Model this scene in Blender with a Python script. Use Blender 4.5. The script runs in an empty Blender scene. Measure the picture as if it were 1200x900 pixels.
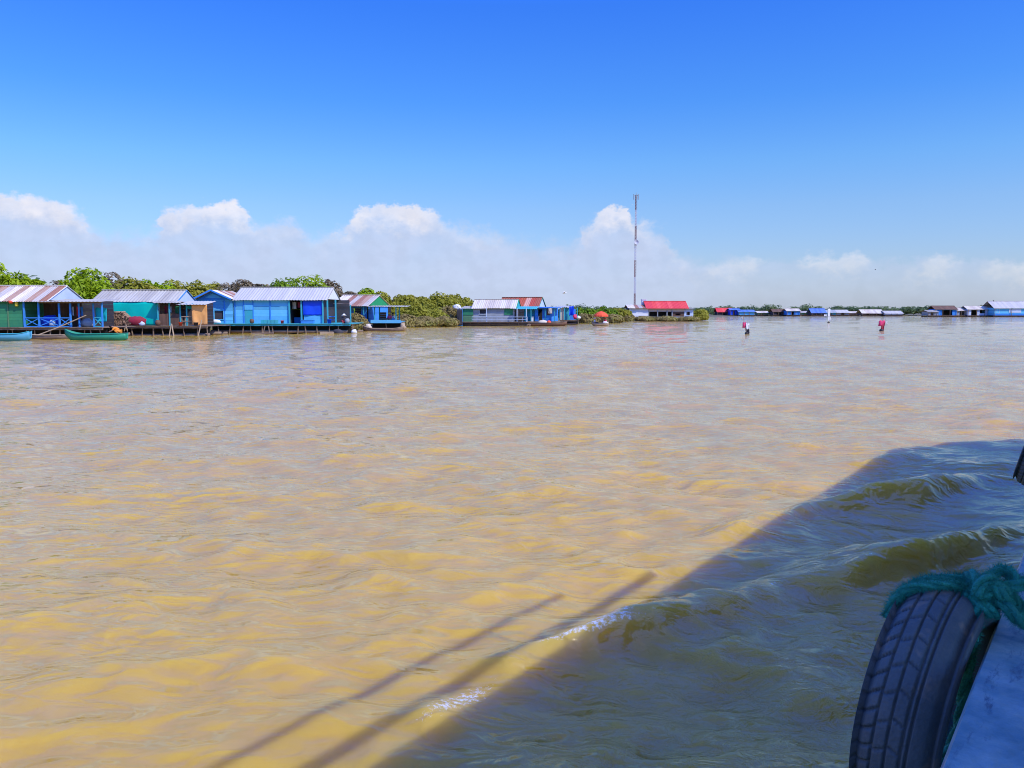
import bpy, bmesh, math, random
import numpy as np
from mathutils import Vector, Matrix, noise as mnoise

random.seed(7)
rng = np.random.default_rng(11)
S = bpy.context.scene
COL = S.collection
R = math.radians

# ------------------------------------------------------------------ camera
H, F, PY0 = 2.2, 940.0, 364.0
PITCH = math.atan((450 - PY0) / F)
CP, SP = math.cos(PITCH), math.sin(PITCH)
cam = bpy.data.cameras.new('camera'); co = bpy.data.objects.new('camera', cam); COL.objects.link(co)
co.location = (0, 0, H); co.rotation_euler = (math.pi / 2 - PITCH, 0, 0)
cam.sensor_width = 36; cam.lens = F / 1200 * 36; cam.clip_start = 0.05; cam.clip_end = 30000
S.camera = co

def X(px, Y): return (px - 600) / F * Y * 1.0
def Z(py, Y):
    y = (450 - py) / F
    return H + (y * CP - SP) / (CP + y * SP) * Y

# ------------------------------------------------------------------ materials
def nd(t, k): return t.nodes.new(k)
MATS = {}
def mat(name, c1, c2=None, rough=.8, island=.0, scale=1.5, wear=.5, metallic=0, bump=0.0, bscale=40, spec=.3, stretch=(1, 1, 1)):
    m = bpy.data.materials.new(name); m.use_nodes = True; t = m.node_tree; L = t.links.new
    b = t.nodes['Principled BSDF']
    c2 = c2 or tuple(v * .72 for v in c1)
    tc = nd(t, 'ShaderNodeTexCoord'); mp = nd(t, 'ShaderNodeMapping'); mp.inputs['Scale'].default_value = stretch
    L(tc.outputs['Object'], mp.inputs[0])
    n = nd(t, 'ShaderNodeTexNoise'); n.inputs['Scale'].default_value = scale; n.inputs['Detail'].default_value = 6; n.inputs['Roughness'].default_value = .65
    L(mp.outputs[0], n.inputs['Vector'])
    r = nd(t, 'ShaderNodeValToRGB'); r.color_ramp.elements[0].position = .5 - .22; r.color_ramp.elements[1].position = .5 + .22
    r.color_ramp.elements[0].color = (*c1, 1)
    r.color_ramp.elements[1].color = (*[a + (bb - a) * min(1, wear * 2) for a, bb in zip(c1, c2)], 1)
    L(n.outputs['Fac'], r.inputs[0]); out = r.outputs[0]
    if island:
        g = nd(t, 'ShaderNodeNewGeometry'); mr = nd(t, 'ShaderNodeMapRange')
        mr.inputs['To Min'].default_value = 1 - island; mr.inputs['To Max'].default_value = 1 + island
        L(g.outputs['Random Per Island'], mr.inputs[0])
        vm = nd(t, 'ShaderNodeVectorMath'); vm.operation = 'SCALE'
        L(out, vm.inputs[0]); L(mr.outputs[0], vm.inputs['Scale']); out = vm.outputs[0]
    L(out, b.inputs['Base Color'])
    b.inputs['Roughness'].default_value = rough; b.inputs['Metallic'].default_value = metallic
    b.inputs['Specular IOR Level'].default_value = spec
    if bump:
        n2 = nd(t, 'ShaderNodeTexNoise'); n2.inputs['Scale'].default_value = bscale; n2.inputs['Detail'].default_value = 5
        L(tc.outputs['Object'], n2.inputs['Vector'])
        bp = nd(t, 'ShaderNodeBump'); bp.inputs['Strength'].default_value = bump; bp.inputs['Distance'].default_value = .02
        L(n2.outputs['Fac'], bp.inputs['Height']); L(bp.outputs[0], b.inputs['Normal'])
    MATS[name] = m
    return m

def sheet_mat(name, stops, rough=.55, grime=.35):
    """corrugated sheets: each sheet (mesh island) takes its own colour, with streaky rust on top"""
    m = bpy.data.materials.new(name); m.use_nodes = True; t = m.node_tree; L = t.links.new
    b = t.nodes['Principled BSDF']
    g = nd(t, 'ShaderNodeNewGeometry'); r = nd(t, 'ShaderNodeValToRGB'); r.color_ramp.interpolation = 'CONSTANT'
    e = r.color_ramp.elements
    while len(e) < len(stops): e.new(.5)
    for el, (p, c) in zip(e, stops): el.position = p; el.color = (*c, 1)
    L(g.outputs['Random Per Island'], r.inputs[0])
    tc = nd(t, 'ShaderNodeTexCoord'); mp = nd(t, 'ShaderNodeMapping'); mp.inputs['Scale'].default_value = (1.6, .35, .35)
    L(tc.outputs['Object'], mp.inputs[0])
    n = nd(t, 'ShaderNodeTexNoise'); n.inputs['Scale'].default_value = 1.4; n.inputs['Detail'].default_value = 7; n.inputs['Roughness'].default_value = .7
    L(mp.outputs[0], n.inputs['Vector'])
    r2 = nd(t, 'ShaderNodeValToRGB'); r2.color_ramp.elements[0].position = .5; r2.color_ramp.elements[0].color = (1, 1, 1, 1)
    r2.color_ramp.elements[1].position = .72; r2.color_ramp.elements[1].color = (1 - grime, 1 - grime * 1.25, 1 - grime * 1.45, 1)
    L(n.outputs['Fac'], r2.inputs[0])
    mx = nd(t, 'ShaderNodeMix'); mx.data_type = 'RGBA'; mx.blend_type = 'MULTIPLY'; mx.inputs[0].default_value = 1
    L(r.outputs[0], mx.inputs[6]); L(r2.outputs[0], mx.inputs[7]); L(mx.outputs[2], b.inputs['Base Color'])
    b.inputs['Roughness'].default_value = rough; b.inputs['Specular IOR Level'].default_value = .12
    return m

ZN, ZN2, RU, RU2 = (.53, .47, .39), (.44, .39, .33), (.32, .155, .095), (.4, .25, .17)
M = dict(
    roof_rusty=sheet_mat('rust_striped_roofing', [(0, ZN), (.3, RU), (.46, (.66, .58, .5)), (.62, RU2), (.74, ZN2), (.9, RU)]),
    roof_zinc=sheet_mat('zinc_roofing', [(0, (.41, .38, .31)), (.4, (.36, .33, .27)), (.7, (.44, .41, .33)), (.93, (.3, .26, .2))], grime=.25),
    roof_white=sheet_mat('pale_roofing', [(0, (.48, .455, .4)), (.5, (.44, .42, .37)), (.85, (.5, .47, .41))], grime=.14),
    roof_tan=sheet_mat('tan_roofing', [(0, (.55, .47, .36)), (.4, (.6, .54, .44)), (.75, (.48, .41, .33))], grime=.3),
    roof_redrust=sheet_mat('red_rust_roofing', [(0, (.42, .1, .05)), (.35, (.34, .1, .06)), (.6, (.55, .3, .22)), (.78, (.4, .08, .05)), (.93, (.6, .5, .42))]),
    roof_red=sheet_mat('red_painted_roofing', [(0, (.66, .07, .06)), (.5, (.62, .06, .06)), (.8, (.7, .09, .08))], grime=.15),
    roof_blue=sheet_mat('blue_painted_roofing', [(0, (.08, .16, .44)), (.5, (.11, .2, .47))], grime=.15),
    green=mat('green_planks', (.02, .17, .09), (.05, .24, .09), island=.18, scale=.8),
    olive=mat('olive_green_planks', (.12, .24, .1), (.07, .17, .09), island=.2),
    gable_green=mat('bright_green_boards', (.01, .3, .1), (.02, .24, .09), island=.08),
    teal=mat('teal_tarp', (.0, .5, .37), (.0, .4, .31), rough=.45, scale=1.2, bump=.5, bscale=3),
    cyan=mat('cyan_cloth', (.01, .45, .5), (.0, .36, .42), rough=.8),
    ltblue=mat('light_blue_planks', (.075, .37, .58), (.14, .44, .6), island=.22, scale=.9),
    blue=mat('blue_paint', (.03, .19, .58), (.05, .26, .58), island=.1),
    royal=mat('royal_blue_tarp', (.005, .055, .62), (.01, .08, .55), rough=.5, bump=.4, bscale=2.5),
    turq=mat('turquoise_paint', (.03, .36, .42), (.06, .3, .32), island=.12),
    white=mat('white_paint', (.75, .75, .72), (.62, .62, .6), island=.06),
    palebl=mat('pale_blue_boards', (.5, .58, .66), (.42, .5, .6), island=.08),
    grey=mat('weathered_grey_boards', (.34, .36, .36), (.25, .27, .26), island=.15),
    wood=mat('weathered_wood', (.24, .17, .11), (.14, .1, .07), island=.3, scale=2),
    palewood=mat('pale_bamboo', (.42, .32, .2), (.3, .22, .14), island=.25, scale=2),
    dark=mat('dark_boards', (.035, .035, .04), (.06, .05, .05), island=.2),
    underdeck=mat('underdeck_shade_black', (.012, .011, .01), (.03, .025, .02), rough=.9),  # flat black in place of the shade below the decks
    brown=mat('brown_boards', (.17, .09, .05), (.1, .06, .04), island=.25),
    orange=mat('orange_tarp', (.8, .4, .12), (.7, .32, .09), rough=.55, bump=.4, bscale=2.5),
    orangecl=mat('orange_cloth', (.75, .28, .03), (.6, .2, .03)),
    red=mat('red_cloth', (.62, .04, .04), (.5, .03, .04)),
    redorange=mat('red_orange_canvas', (.78, .1, .035), (.68, .08, .03), scale=3),
    pink=mat('pink_plastic', (.72, .06, .16), (.6, .05, .12), rough=.4),
    maroon=mat('maroon_cloth', (.3, .02, .04), (.2, .02, .03)),
    yellow=mat('yellow_plastic', (.7, .55, .04), (.6, .5, .05), rough=.4),
    boatgreen=mat('green_boat_paint', (.015, .2, .12), (.03, .26, .14), island=.05, rough=.5),
    boatblue=mat('faded_blue_boat_paint', (.04, .28, .42), (.1, .3, .36), rough=.6),
    skin=mat('skin', (.3, .16, .09), (.26, .13, .08), rough=.6),
    hair=mat('black_hair', (.012, .01, .01), rough=.5),
    cream=mat('cream_paint', (.6, .52, .4), (.5, .42, .3), island=.08),
    black=mat('black_rubber', (.014, .016, .018), (.03, .032, .034), rough=.62, scale=9, bump=.25, bscale=90),
    steel_red=mat('red_lattice_paint', (.26, .13, .13)), steel_white=mat('white_lattice_paint', (.62, .62, .65)),
    trunk=mat('bark', (.12, .09, .06), (.07, .05, .04), scale=3, bump=.4),
    fire=mat('firewood', (.3, .18, .1), (.17, .1, .06), island=.8, scale=3),
    silver=mat('aluminium', (.7, .7, .72), rough=.3, metallic=.8),
)

def leaf_mat(name, a, b, c):
    m = bpy.data.materials.new(name); m.use_nodes = True; t = m.node_tree; L = t.links.new
    bs = t.nodes['Principled BSDF']
    g = nd(t, 'ShaderNodeNewGeometry'); r = nd(t, 'ShaderNodeValToRGB'); e = r.color_ramp.elements
    e[0].color = (*a, 1); e[1].color = (*c, 1); x = e.new(.5); x.color = (*b, 1)
    tc = nd(t, 'ShaderNodeTexCoord'); n = nd(t, 'ShaderNodeTexNoise'); n.inputs['Scale'].default_value = .55; n.inputs['Detail'].default_value = 3
    L(tc.outputs['Object'], n.inputs['Vector'])
    ma = nd(t, 'ShaderNodeMath'); ma.operation = 'MULTIPLY_ADD'; ma.inputs[1].default_value = .45; L(g.outputs['Random Per Island'], ma.inputs[0])
    mb = nd(t, 'ShaderNodeMath'); mb.operation = 'MULTIPLY_ADD'; mb.inputs[1].default_value = 2.2; mb.inputs[2].default_value = -.85
    L(n.outputs['Fac'], mb.inputs[0]); L(mb.outputs[0], ma.inputs[2])
    L(ma.outputs[0], r.inputs[0]); L(r.outputs[0], bs.inputs['Base Color'])
    bs.inputs['Roughness'].default_value = .6; bs.inputs['Specular IOR Level'].default_value = .2
    tr = nd(t, 'ShaderNodeBsdfTranslucent'); mx = nd(t, 'ShaderNodeMixShader'); mx.inputs[0].default_value = .42
    L(r.outputs[0], tr.inputs[0]); L(bs.outputs[0], mx.inputs[1]); L(tr.outputs[0], mx.inputs[2])
    L(mx.outputs[0], t.nodes['Material Output'].inputs['Surface'])
    return m
LEAF = dict(
    lime=leaf_mat('lime_leaves', (.19, .28, .008), (.29, .41, .01), (.4, .5, .015)),
    green=leaf_mat('green_leaves', (.11, .2, .01), (.18, .3, .012), (.27, .38, .016)),
    olive=leaf_mat('olive_leaves', (.24, .24, .022), (.33, .32, .03), (.42, .38, .05)),
    brown=leaf_mat('brown_twigs', (.16, .13, .06), (.25, .19, .1), (.32, .25, .15)),
    reed=leaf_mat('dry_reeds', (.26, .2, .07), (.36, .28, .1), (.34, .33, .07)),
    far=leaf_mat('haze_muted_leaves', (.08, .14, .055), (.13, .19, .07), (.19, .24, .09)),  # muted, lightened greens: distance haze put into the leaf colour
)

# ------------------------------------------------------------------ mesh builder
WL = {}
class MB:
    def __init__(s): s.v, s.f = [], []
    def add(s, vs, fs):
        o = len(s.v); s.v += [tuple(v) for v in vs]; s.f += [tuple(i + o for i in f) for f in fs]; return s
    def box(s, x0, x1, y0, y1, z0, z1, bev=0):
        x0, x1 = min(x0, x1), max(x0, x1); y0, y1 = min(y0, y1), max(y0, y1); z0, z1 = min(z0, z1), max(z0, z1)
        return s.add([(x, y, z) for x in (x0, x1) for y in (y0, y1) for z in (z0, z1)],
                     [(0, 1, 3, 2), (4, 6, 7, 5), (0, 4, 5, 1), (2, 3, 7, 6), (0, 2, 6, 4), (1, 5, 7, 3)])
    def tube(s, pts, r, n=7, cap=True):
        pts = [Vector(p) for p in pts]; rs = r if hasattr(r, '__len__') else [r] * len(pts)
        vs = []; up0 = None
        for i, p in enumerate(pts):
            d = (pts[min(i + 1, len(pts) - 1)] - pts[max(i - 1, 0)]).normalized()
            if up0 is None:
                a = Vector((0, 0, 1)) if abs(d.z) < .9 else Vector((1, 0, 0)); up0 = a
            u = (up0 - d * up0.dot(d))
            if u.length < 1e-5: u = d.orthogonal()
            u.normalize(); up0 = u; w = d.cross(u)
            for k in range(n):
                a = 2 * math.pi * k / n
                vs.append(p + (u * math.cos(a) + w * math.sin(a)) * rs[i])
        fs = [(i * n + k, i * n + (k + 1) % n, (i + 1) * n + (k + 1) % n, (i + 1) * n + k) for i in range(len(pts) - 1) for k in range(n)]
        if cap: fs += [tuple(range(n))[::-1], tuple((len(pts) - 1) * n + k for k in range(n))]
        return s.add(vs, fs)
    def beam(s, a, b, w, t=None):
        """rectangular bar from a to b"""
        t = t or w; a, b = Vector(a), Vector(b); d = (b - a).normalized()
        u = Vector((0, 1, 0)); u = u - d * u.dot(d)
        if u.length < .1: u = Vector((0, 0, 1)) - d * d.z
        u.normalize(); w_ = d.cross(u)
        vs = [p + u * (t / 2 * i) + w_ * (w / 2 * j) for p in (a, b) for i in (-1, 1) for j in (-1, 1)]
        return s.add(vs, [(0, 1, 3, 2), (4, 6, 7, 5), (0, 4, 5, 1), (2, 3, 7, 6), (0, 2, 6, 4), (1, 5, 7, 3)])
    def prism(s, poly, y0, y1):
        """polygon in (x,z) extruded in y"""
        n = len(poly)
        vs = [(x, y0, z) for x, z in poly] + [(x, y1, z) for x, z in poly]
        return s.add(vs, [tuple(range(n)), tuple(range(2 * n - 1, n - 1, -1))] + [(i, i + n, (i + 1) % n + n, (i + 1) % n) for i in range(n)])
    def prismx(s, poly, x0, x1):
        n = len(poly)
        vs = [(x0, y, z) for y, z in poly] + [(x1, y, z) for y, z in poly]
        return s.add(vs, [tuple(range(n)), tuple(range(2 * n - 1, n - 1, -1))] + [(i, i + n, (i + 1) % n + n, (i + 1) % n) for i in range(n)])
    def corr(s, a, b, c, d, n=6, amp=.018, th=.012):
        """corrugated sheet: a-b along the eave, d-c along the ridge"""
        a, b, c, d = map(Vector, (a, b, c, d)); nrm = (b - a).cross(d - a).normalized()
        if nrm.z < 0: nrm = -nrm
        vs = []
        for off in (0, -th):
            for (p, q) in ((a, b), (d, c)):
                for i in range(n + 1):
                    vs.append(p.lerp(q, i / n) + nrm * (amp * (1 if i % 2 else -1) + off))
        m = n + 1; fs = []
        for i in range(n):
            fs += [(i, i + 1, m + i + 1, m + i), (2 * m + i + 1, 2 * m + i, 3 * m + i, 3 * m + i + 1),
                   (i + 1, i, 2 * m + i, 2 * m + i + 1), (m + i, m + i + 1, 3 * m + i + 1, 3 * m + i)]
        fs += [(0, m, 3 * m, 2 * m), (n, 2 * m + n, 3 * m + n, m + n)]
        return s.add(vs, fs)
    def blob(s, c, r, seed=0, amp=.25, n=12, m=8, freq=2.2, floor=None):
        c = Vector(c); vs = []
        for j in range(m + 1):
            th = math.pi * j / m
            for i in range(n):
                ph = 2 * math.pi * i / n
                d = Vector((math.sin(th) * math.cos(ph), math.sin(th) * math.sin(ph), math.cos(th)))
                k = 1 + amp * mnoise.noise(d * freq + Vector((seed * 7.3, 1, 2)))
                p = c + Vector((d.x * r[0], d.y * r[1], d.z * r[2])) * k
                if floor is not None: p.z = max(p.z, floor)
                vs.append(p)
        return s.add(vs, [(j * n + i, (j + 1) * n + i, (j + 1) * n + (i + 1) % n, j * n + (i + 1) % n) for j in range(m) for i in range(n)])
    def build(s, name, m, parent=None, smooth=False):
        me = bpy.data.meshes.new(name)
        w = WL[parent.name] if parent else Vector((0, 0, 0))
        me.from_pydata([(x - w.x, y - w.y, z - w.z) for x, y, z in s.v], [], s.f); me.update()
        for mm in (m if isinstance(m, (list, tuple)) else [m]): me.materials.append(mm)
        if smooth: me.polygons.foreach_set('use_smooth', [True] * len(me.polygons))
        o = bpy.data.objects.new(name, me); COL.objects.link(o)
        if parent: o.parent = parent
        WL[o.name] = w
        return o
    def thing(s, name, m, label, cat, group=None, origin=None, smooth=False):
        xs = [v[0] for v in s.v]; ys = [v[1] for v in s.v]; zs = [v[2] for v in s.v]
        c = Vector(origin) if origin else Vector(((min(xs) + max(xs)) / 2, (min(ys) + max(ys)) / 2, min(zs)))
        s.v = [(x - c.x, y - c.y, z - c.z) for x, y, z in s.v]
        o = s.build(name, m, None, smooth); o.location = c; WL[o.name] = c
        return tag(o, label, cat, group)

def tag(o, label, cat, group=None, kind=None):
    o['label'] = label; o['category'] = cat
    if group: o['group'] = group
    if kind: o['kind'] = kind
    return o
def empty(name, loc, label, cat, group=None, rz=0):
    o = bpy.data.objects.new(name, None); COL.objects.link(o); o.location = loc; o.rotation_euler.z = rz
    o.empty_display_size = .2; WL[o.name] = Vector(loc) if not rz else Vector((0, 0, 0))
    return tag(o, label, cat, group)

# ------------------------------------------------------------------ house kit
def planks(mb, x0, x1, y, z0, z1, w=.22, vertical=False, holes=(), th=.03):
    """boards on a wall that faces -y; holes = (xa, xb, za, zb)"""
    if vertical:
        n = max(1, round((x1 - x0) / w)); w = (x1 - x0) / n
        for i in range(n):
            a = x0 + i * w; j = random.uniform(0, .012); segs = [(z0 + random.uniform(0, .04), z1 - random.uniform(0, .04))]
            for (xa, xb, za, zb) in holes:
                if a + w / 2 > xa and a + w / 2 < xb: segs = [q for (s0, s1) in segs for q in ((s0, min(s1, za)), (max(s0, zb), s1)) if q[1] - q[0] > .02]
            for (s0, s1) in segs: mb.box(a + .004, a + w - .004, y - j, y + th, s0, s1)
    else:
        n = max(1, round((z1 - z0) / w)); w = (z1 - z0) / n
        for i in range(n):
            b = z0 + i * w; j = random.uniform(0, .012); segs = [(x0, x1)]
            for (xa, xb, za, zb) in holes:
                if b + w / 2 > za and b + w / 2 < zb: segs = [q for (s0, s1) in segs for q in ((s0, min(s1, xa)), (max(s0, xb), s1)) if q[1] - q[0] > .02]
            for (s0, s1) in segs: mb.box(s0, s1, y - j, y + th, b + .004, b + w - .004)
    return mb
def side_wall(mb, x, y0, y1, z0, z1, w=.22, th=.03):
    n = max(1, round((z1 - z0) / w)); w = (z1 - z0) / n
    for i in range(n):
        j = random.uniform(0, .01); mb.box(x - th + j, x + j, y0, y1, z0 + i * w + .004, z0 + (i + 1) * w - .004)
    return mb
def slope(mb, x0, x1, ya, za, yb, zb, w=.85, jit=.05):
    n = max(1, round((x1 - x0) / w)); w = (x1 - x0) / n
    for i in range(n):
        a = x0 + i * w - (.03 if i else 0); b = x0 + (i + 1) * w + .03
        k = random.uniform(-jit, jit); k2 = random.uniform(0, .012)
        d = Vector((0, ya - yb, za - zb)).normalized() * k
        mb.corr((a, ya + d.y, za + d.z + k2), (b, ya + d.y, za + d.z + k2), (b, yb, zb + k2), (a, yb, zb + k2))
    return mb
def gable_roof(root, x0, x1, yf, yb, ze, zr, m, oh=.35, jit=.05, ze_b=None):
    ym = (yf + yb) / 2; dz = (zr - ze) / (ym - yf) * oh
    w = .6 if m is M['roof_rusty'] else .85
    mb = MB(); slope(mb, x0, x1, yf - oh, ze - dz, ym - .01, zr, w, jit=jit); slope(mb, x0, x1, yb + oh, (ze_b or ze) - dz, ym + .01, zr, w, jit=jit)
    r = mb.build('roof', m, root)
    c = MB(); c.beam((x0 - .02, ym, zr + .04), (x1 + .02, ym, zr + .04), .06, .28); c.build('ridge_cap', m, r)
    return r
def gable_end(root, x, yf, yb, ze, zr, mg, mbrd=None, oh=.3, ov=.0):
    ym = (yf + yb) / 2
    g = MB().prismx([(yf + .05, ze - .02), (ym, zr - .1), (yb - .05, ze - .02)], x - ov - .03, x - ov + .008).build('gable_panel', mg, root)
    if mbrd:
        dz = (zr - ze) / (ym - yf) * oh
        b = MB(); b.beam((x + .03, yf - oh, ze - dz - .03), (x + .03, ym, zr - .02), .14, .03)
        b.beam((x + .034, yb + oh, ze - dz - .03), (x + .034, ym, zr - .02), .14, .03)
        b.build('bargeboard', mbrd, root)
    return g
def platform(root, x0, x1, yf, yb, zd, mdeck, step=.85, mst=None, logs=3, edge=None):
    mb = MB(); n = max(1, int((x1 - x0) / .3)); w = (x1 - x0) / n
    for i in range(n): mb.box(x0 + i * w + .006, x0 + (i + 1) * w - .006, yf - random.uniform(0, .06), yb, zd - .05 - random.uniform(0, .008), zd)
    mb.build('deck', mdeck, root)
    MB().box(x0, x1, yf + .06, yf + .14, zd - .22, zd - .062).build('deck_beam', edge or M['wood'], root)
    k = int((x1 - x0) / step)
    for i in range(k + 1):
        x = x0 + (x1 - x0) * i / max(1, k) + random.uniform(-.18, .18); lean = random.uniform(-.22, .22)
        MB().tube([(x, yf + .25, -.4), (x + lean, yf + .22, zd - .058)], random.uniform(.035, .065), 6).build('stilt', mst or M['wood'], root)
    for i in range(logs):
        y = yf + .5 + i * (yb - yf - 1) / max(1, logs - 1); z = random.uniform(.05, .2)
        MB().tube([(x0 + random.uniform(-.2, .5), y, z), ((x0 + x1) / 2, y, z + random.uniform(-.05, .05)), (x1 + random.uniform(-.5, .2), y, z)], .15, 8).build('float_log', M['wood'], root, True)
    MB().box(x0 + .1, x1 - .1, yf + .92, yf + 1.0, -.1, zd - .1).build('underdeck_shade_sheet', M['underdeck'], root)  # added black sheet, paints the shade under the deck
def posts(root, xs, y, z0, z1, m, w=.1):
    for x in xs: MB().box(x - w / 2, x + w / 2, y - w / 2, y + w / 2, z0, z1).build('post', m, root)
def xrail(root, xs, y, z0, z1, m, w=.07):
    for a, b in zip(xs[:-1], xs[1:]):
        mb = MB(); a += .05; b -= .05
        mb.beam((a, y, z1), (b, y, z1), w, w); mb.beam((a, y, z0 + .06), (b, y, z0 + .06), w, w)
        mb.beam((a, y - .02, z0 + .12), (b, y - .02, z1 - .06), w * .8, .03); mb.beam((a, y + .02, z1 - .06), (b, y + .02, z0 + .12), w * .8, .03)
        mb.build('railing', m, root)
def barrail(root, x0, x1, y, z0, z1, m, step=.5):
    mb = MB(); mb.beam((x0, y, z1), (x1, y, z1), .07); mb.beam((x0, y, (z0 + z1) / 2), (x1, y, (z0 + z1) / 2), .06)
    n = int((x1 - x0) / step)
    for i in range(n + 1): mb.beam((x0 + (x1 - x0) * i / n, y + .06, z0), (x0 + (x1 - x0) * i / n, y + .06, z1), .05)
    mb.build('railing', m, root)
def window(root, x0, x1, y, z0, z1, mf, mp=None, shutter=None):
    t = .07; mb = MB()
    mb.box(x0 - t, x1 + t, y - .05, y - .006, z1, z1 + t).box(x0 - t, x1 + t, y - .06, y - .006, z0 - t, z0).box(x0 - t, x0, y - .05, y - .006, z0, z1).box(x1, x1 + t, y - .05, y - .006, z0, z1)
    w = mb.build('window', mf, root)
    MB().box(x0, x1, y + .08, y + .1, z0, z1).build('pane', mp or M['dark'], w)
    if shutter: MB().box(x0, x1, y - .09, y - .064, z0 + (z1 - z0) * .55, z1).build('shutter', shutter, w)
    return w
def cloth_grid(mb, x0, x1, y, z0, z1, amp=.06, k=9, nx=18, nz=10, seed=0, th=.012, droop=.06, bottom_wave=.08):
    vs = []
    for off in (0, th):
        for j in range(nz + 1):
            for i in range(nx + 1):
                u, v = i / nx, j / nz
                x = x0 + (x1 - x0) * u; f = amp * (.3 + .7 * (1 - v))
                yy = y + off + f * math.sin(k * u + seed + 1.3 * math.sin(3 * u + v * 2)) + .6 * f * mnoise.noise(Vector((u * 4 + seed, v * 3, seed)))
                z = z0 + (z1 - z0) * v - droop * math.sin(math.pi * u * 2 + seed) ** 2 * v + bottom_wave * mnoise.noise(Vector((u * 5, seed, 0))) * (1 - v)
                vs.append((x, yy, z))
    n = nx + 1; N = n * (nz + 1); fs = []
    for j in range(nz):
        for i in range(nx):
            a = j * n + i; fs += [(a, a + 1, a + n + 1, a + n), (N + a + 1, N + a, N + a + n, N + a + n + 1)]
    for i in range(nx): fs += [(i + 1, i, N + i, N + i + 1), (nz * n + i, nz * n + i + 1, N + nz * n + i + 1, N + nz * n + i)]
    for j in range(nz): fs += [(j * n, (j + 1) * n, N + (j + 1) * n, N + j * n), (j * n + nx + n, j * n + nx, N + j * n + nx, N + j * n + nx + n)]
    return mb.add(vs, fs)

# ------------------------------------------------------------------ people
def skin_mesh(name, verts, edges, radii, m, parent, sub=2):
    me = bpy.data.meshes.new(name); me.from_pydata(verts, edges, []); o = bpy.data.objects.new(name, me); COL.objects.link(o)
    sk = o.modifiers.new('s', 'SKIN'); sk.use_smooth_shade = True
    for v, r in zip(me.skin_vertices[0].data, radii): v.radius = (r, r)
    me.skin_vertices[0].data[0].use_root = True
    ss = o.modifiers.new('u', 'SUBSURF'); ss.levels = ss.render_levels = sub
    dg = bpy.context.evaluated_depsgraph_get(); me2 = bpy.data.meshes.new_from_object(o.evaluated_get(dg))
    bpy.data.objects.remove(o); me2.materials.clear(); me2.materials.append(m); me2.name = name
    me2.polygons.foreach_set('use_smooth', [True] * len(me2.polygons))
    o = bpy.data.objects.new(name, me2); COL.objects.link(o); o.parent = parent
    return o
POSES = {  # pelvis chest neckbase head crown | shoulderL elbowL handL | hipL kneeL ankleL toeL  (facing -y, z up, pelvis height is the first z)
    'sit': dict(pel=(0, 0, .12), chest=(0, -.02, .48), neck=(0, -.04, .62), head=(0, -.07, .74), crown=(0, -.06, .84),
                sh=(.17, -.02, .55), el=(.22, -.12, .32), ha=(.14, -.34, .24), hip=(.1, -.02, .12), kn=(.2, -.38, .3), an=(.13, -.5, .02), toe=(.14, -.62, .02)),
    'crouch': dict(pel=(0, .1, .22), chest=(0, -.22, .46), neck=(0, -.36, .54), head=(0, -.48, .58), crown=(0, -.56, .64),
                   sh=(.16, -.27, .5), el=(.22, -.42, .3), ha=(.16, -.66, .18), hip=(.1, .08, .22), kn=(.2, -.3, .32), an=(.14, .02, .03), toe=(.15, -.14, .02)),
    'stand': dict(pel=(0, 0, .92), chest=(0, -.01, 1.28), neck=(0, -.01, 1.44), head=(0, -.03, 1.56), crown=(0, -.02, 1.67),
                  sh=(.18, 0, 1.38), el=(.23, -.02, 1.1), ha=(.22, -.12, .86), hip=(.1, 0, .9), kn=(.11, -.03, .48), an=(.11, .01, .06), toe=(.12, -.13, .03)),
}
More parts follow.
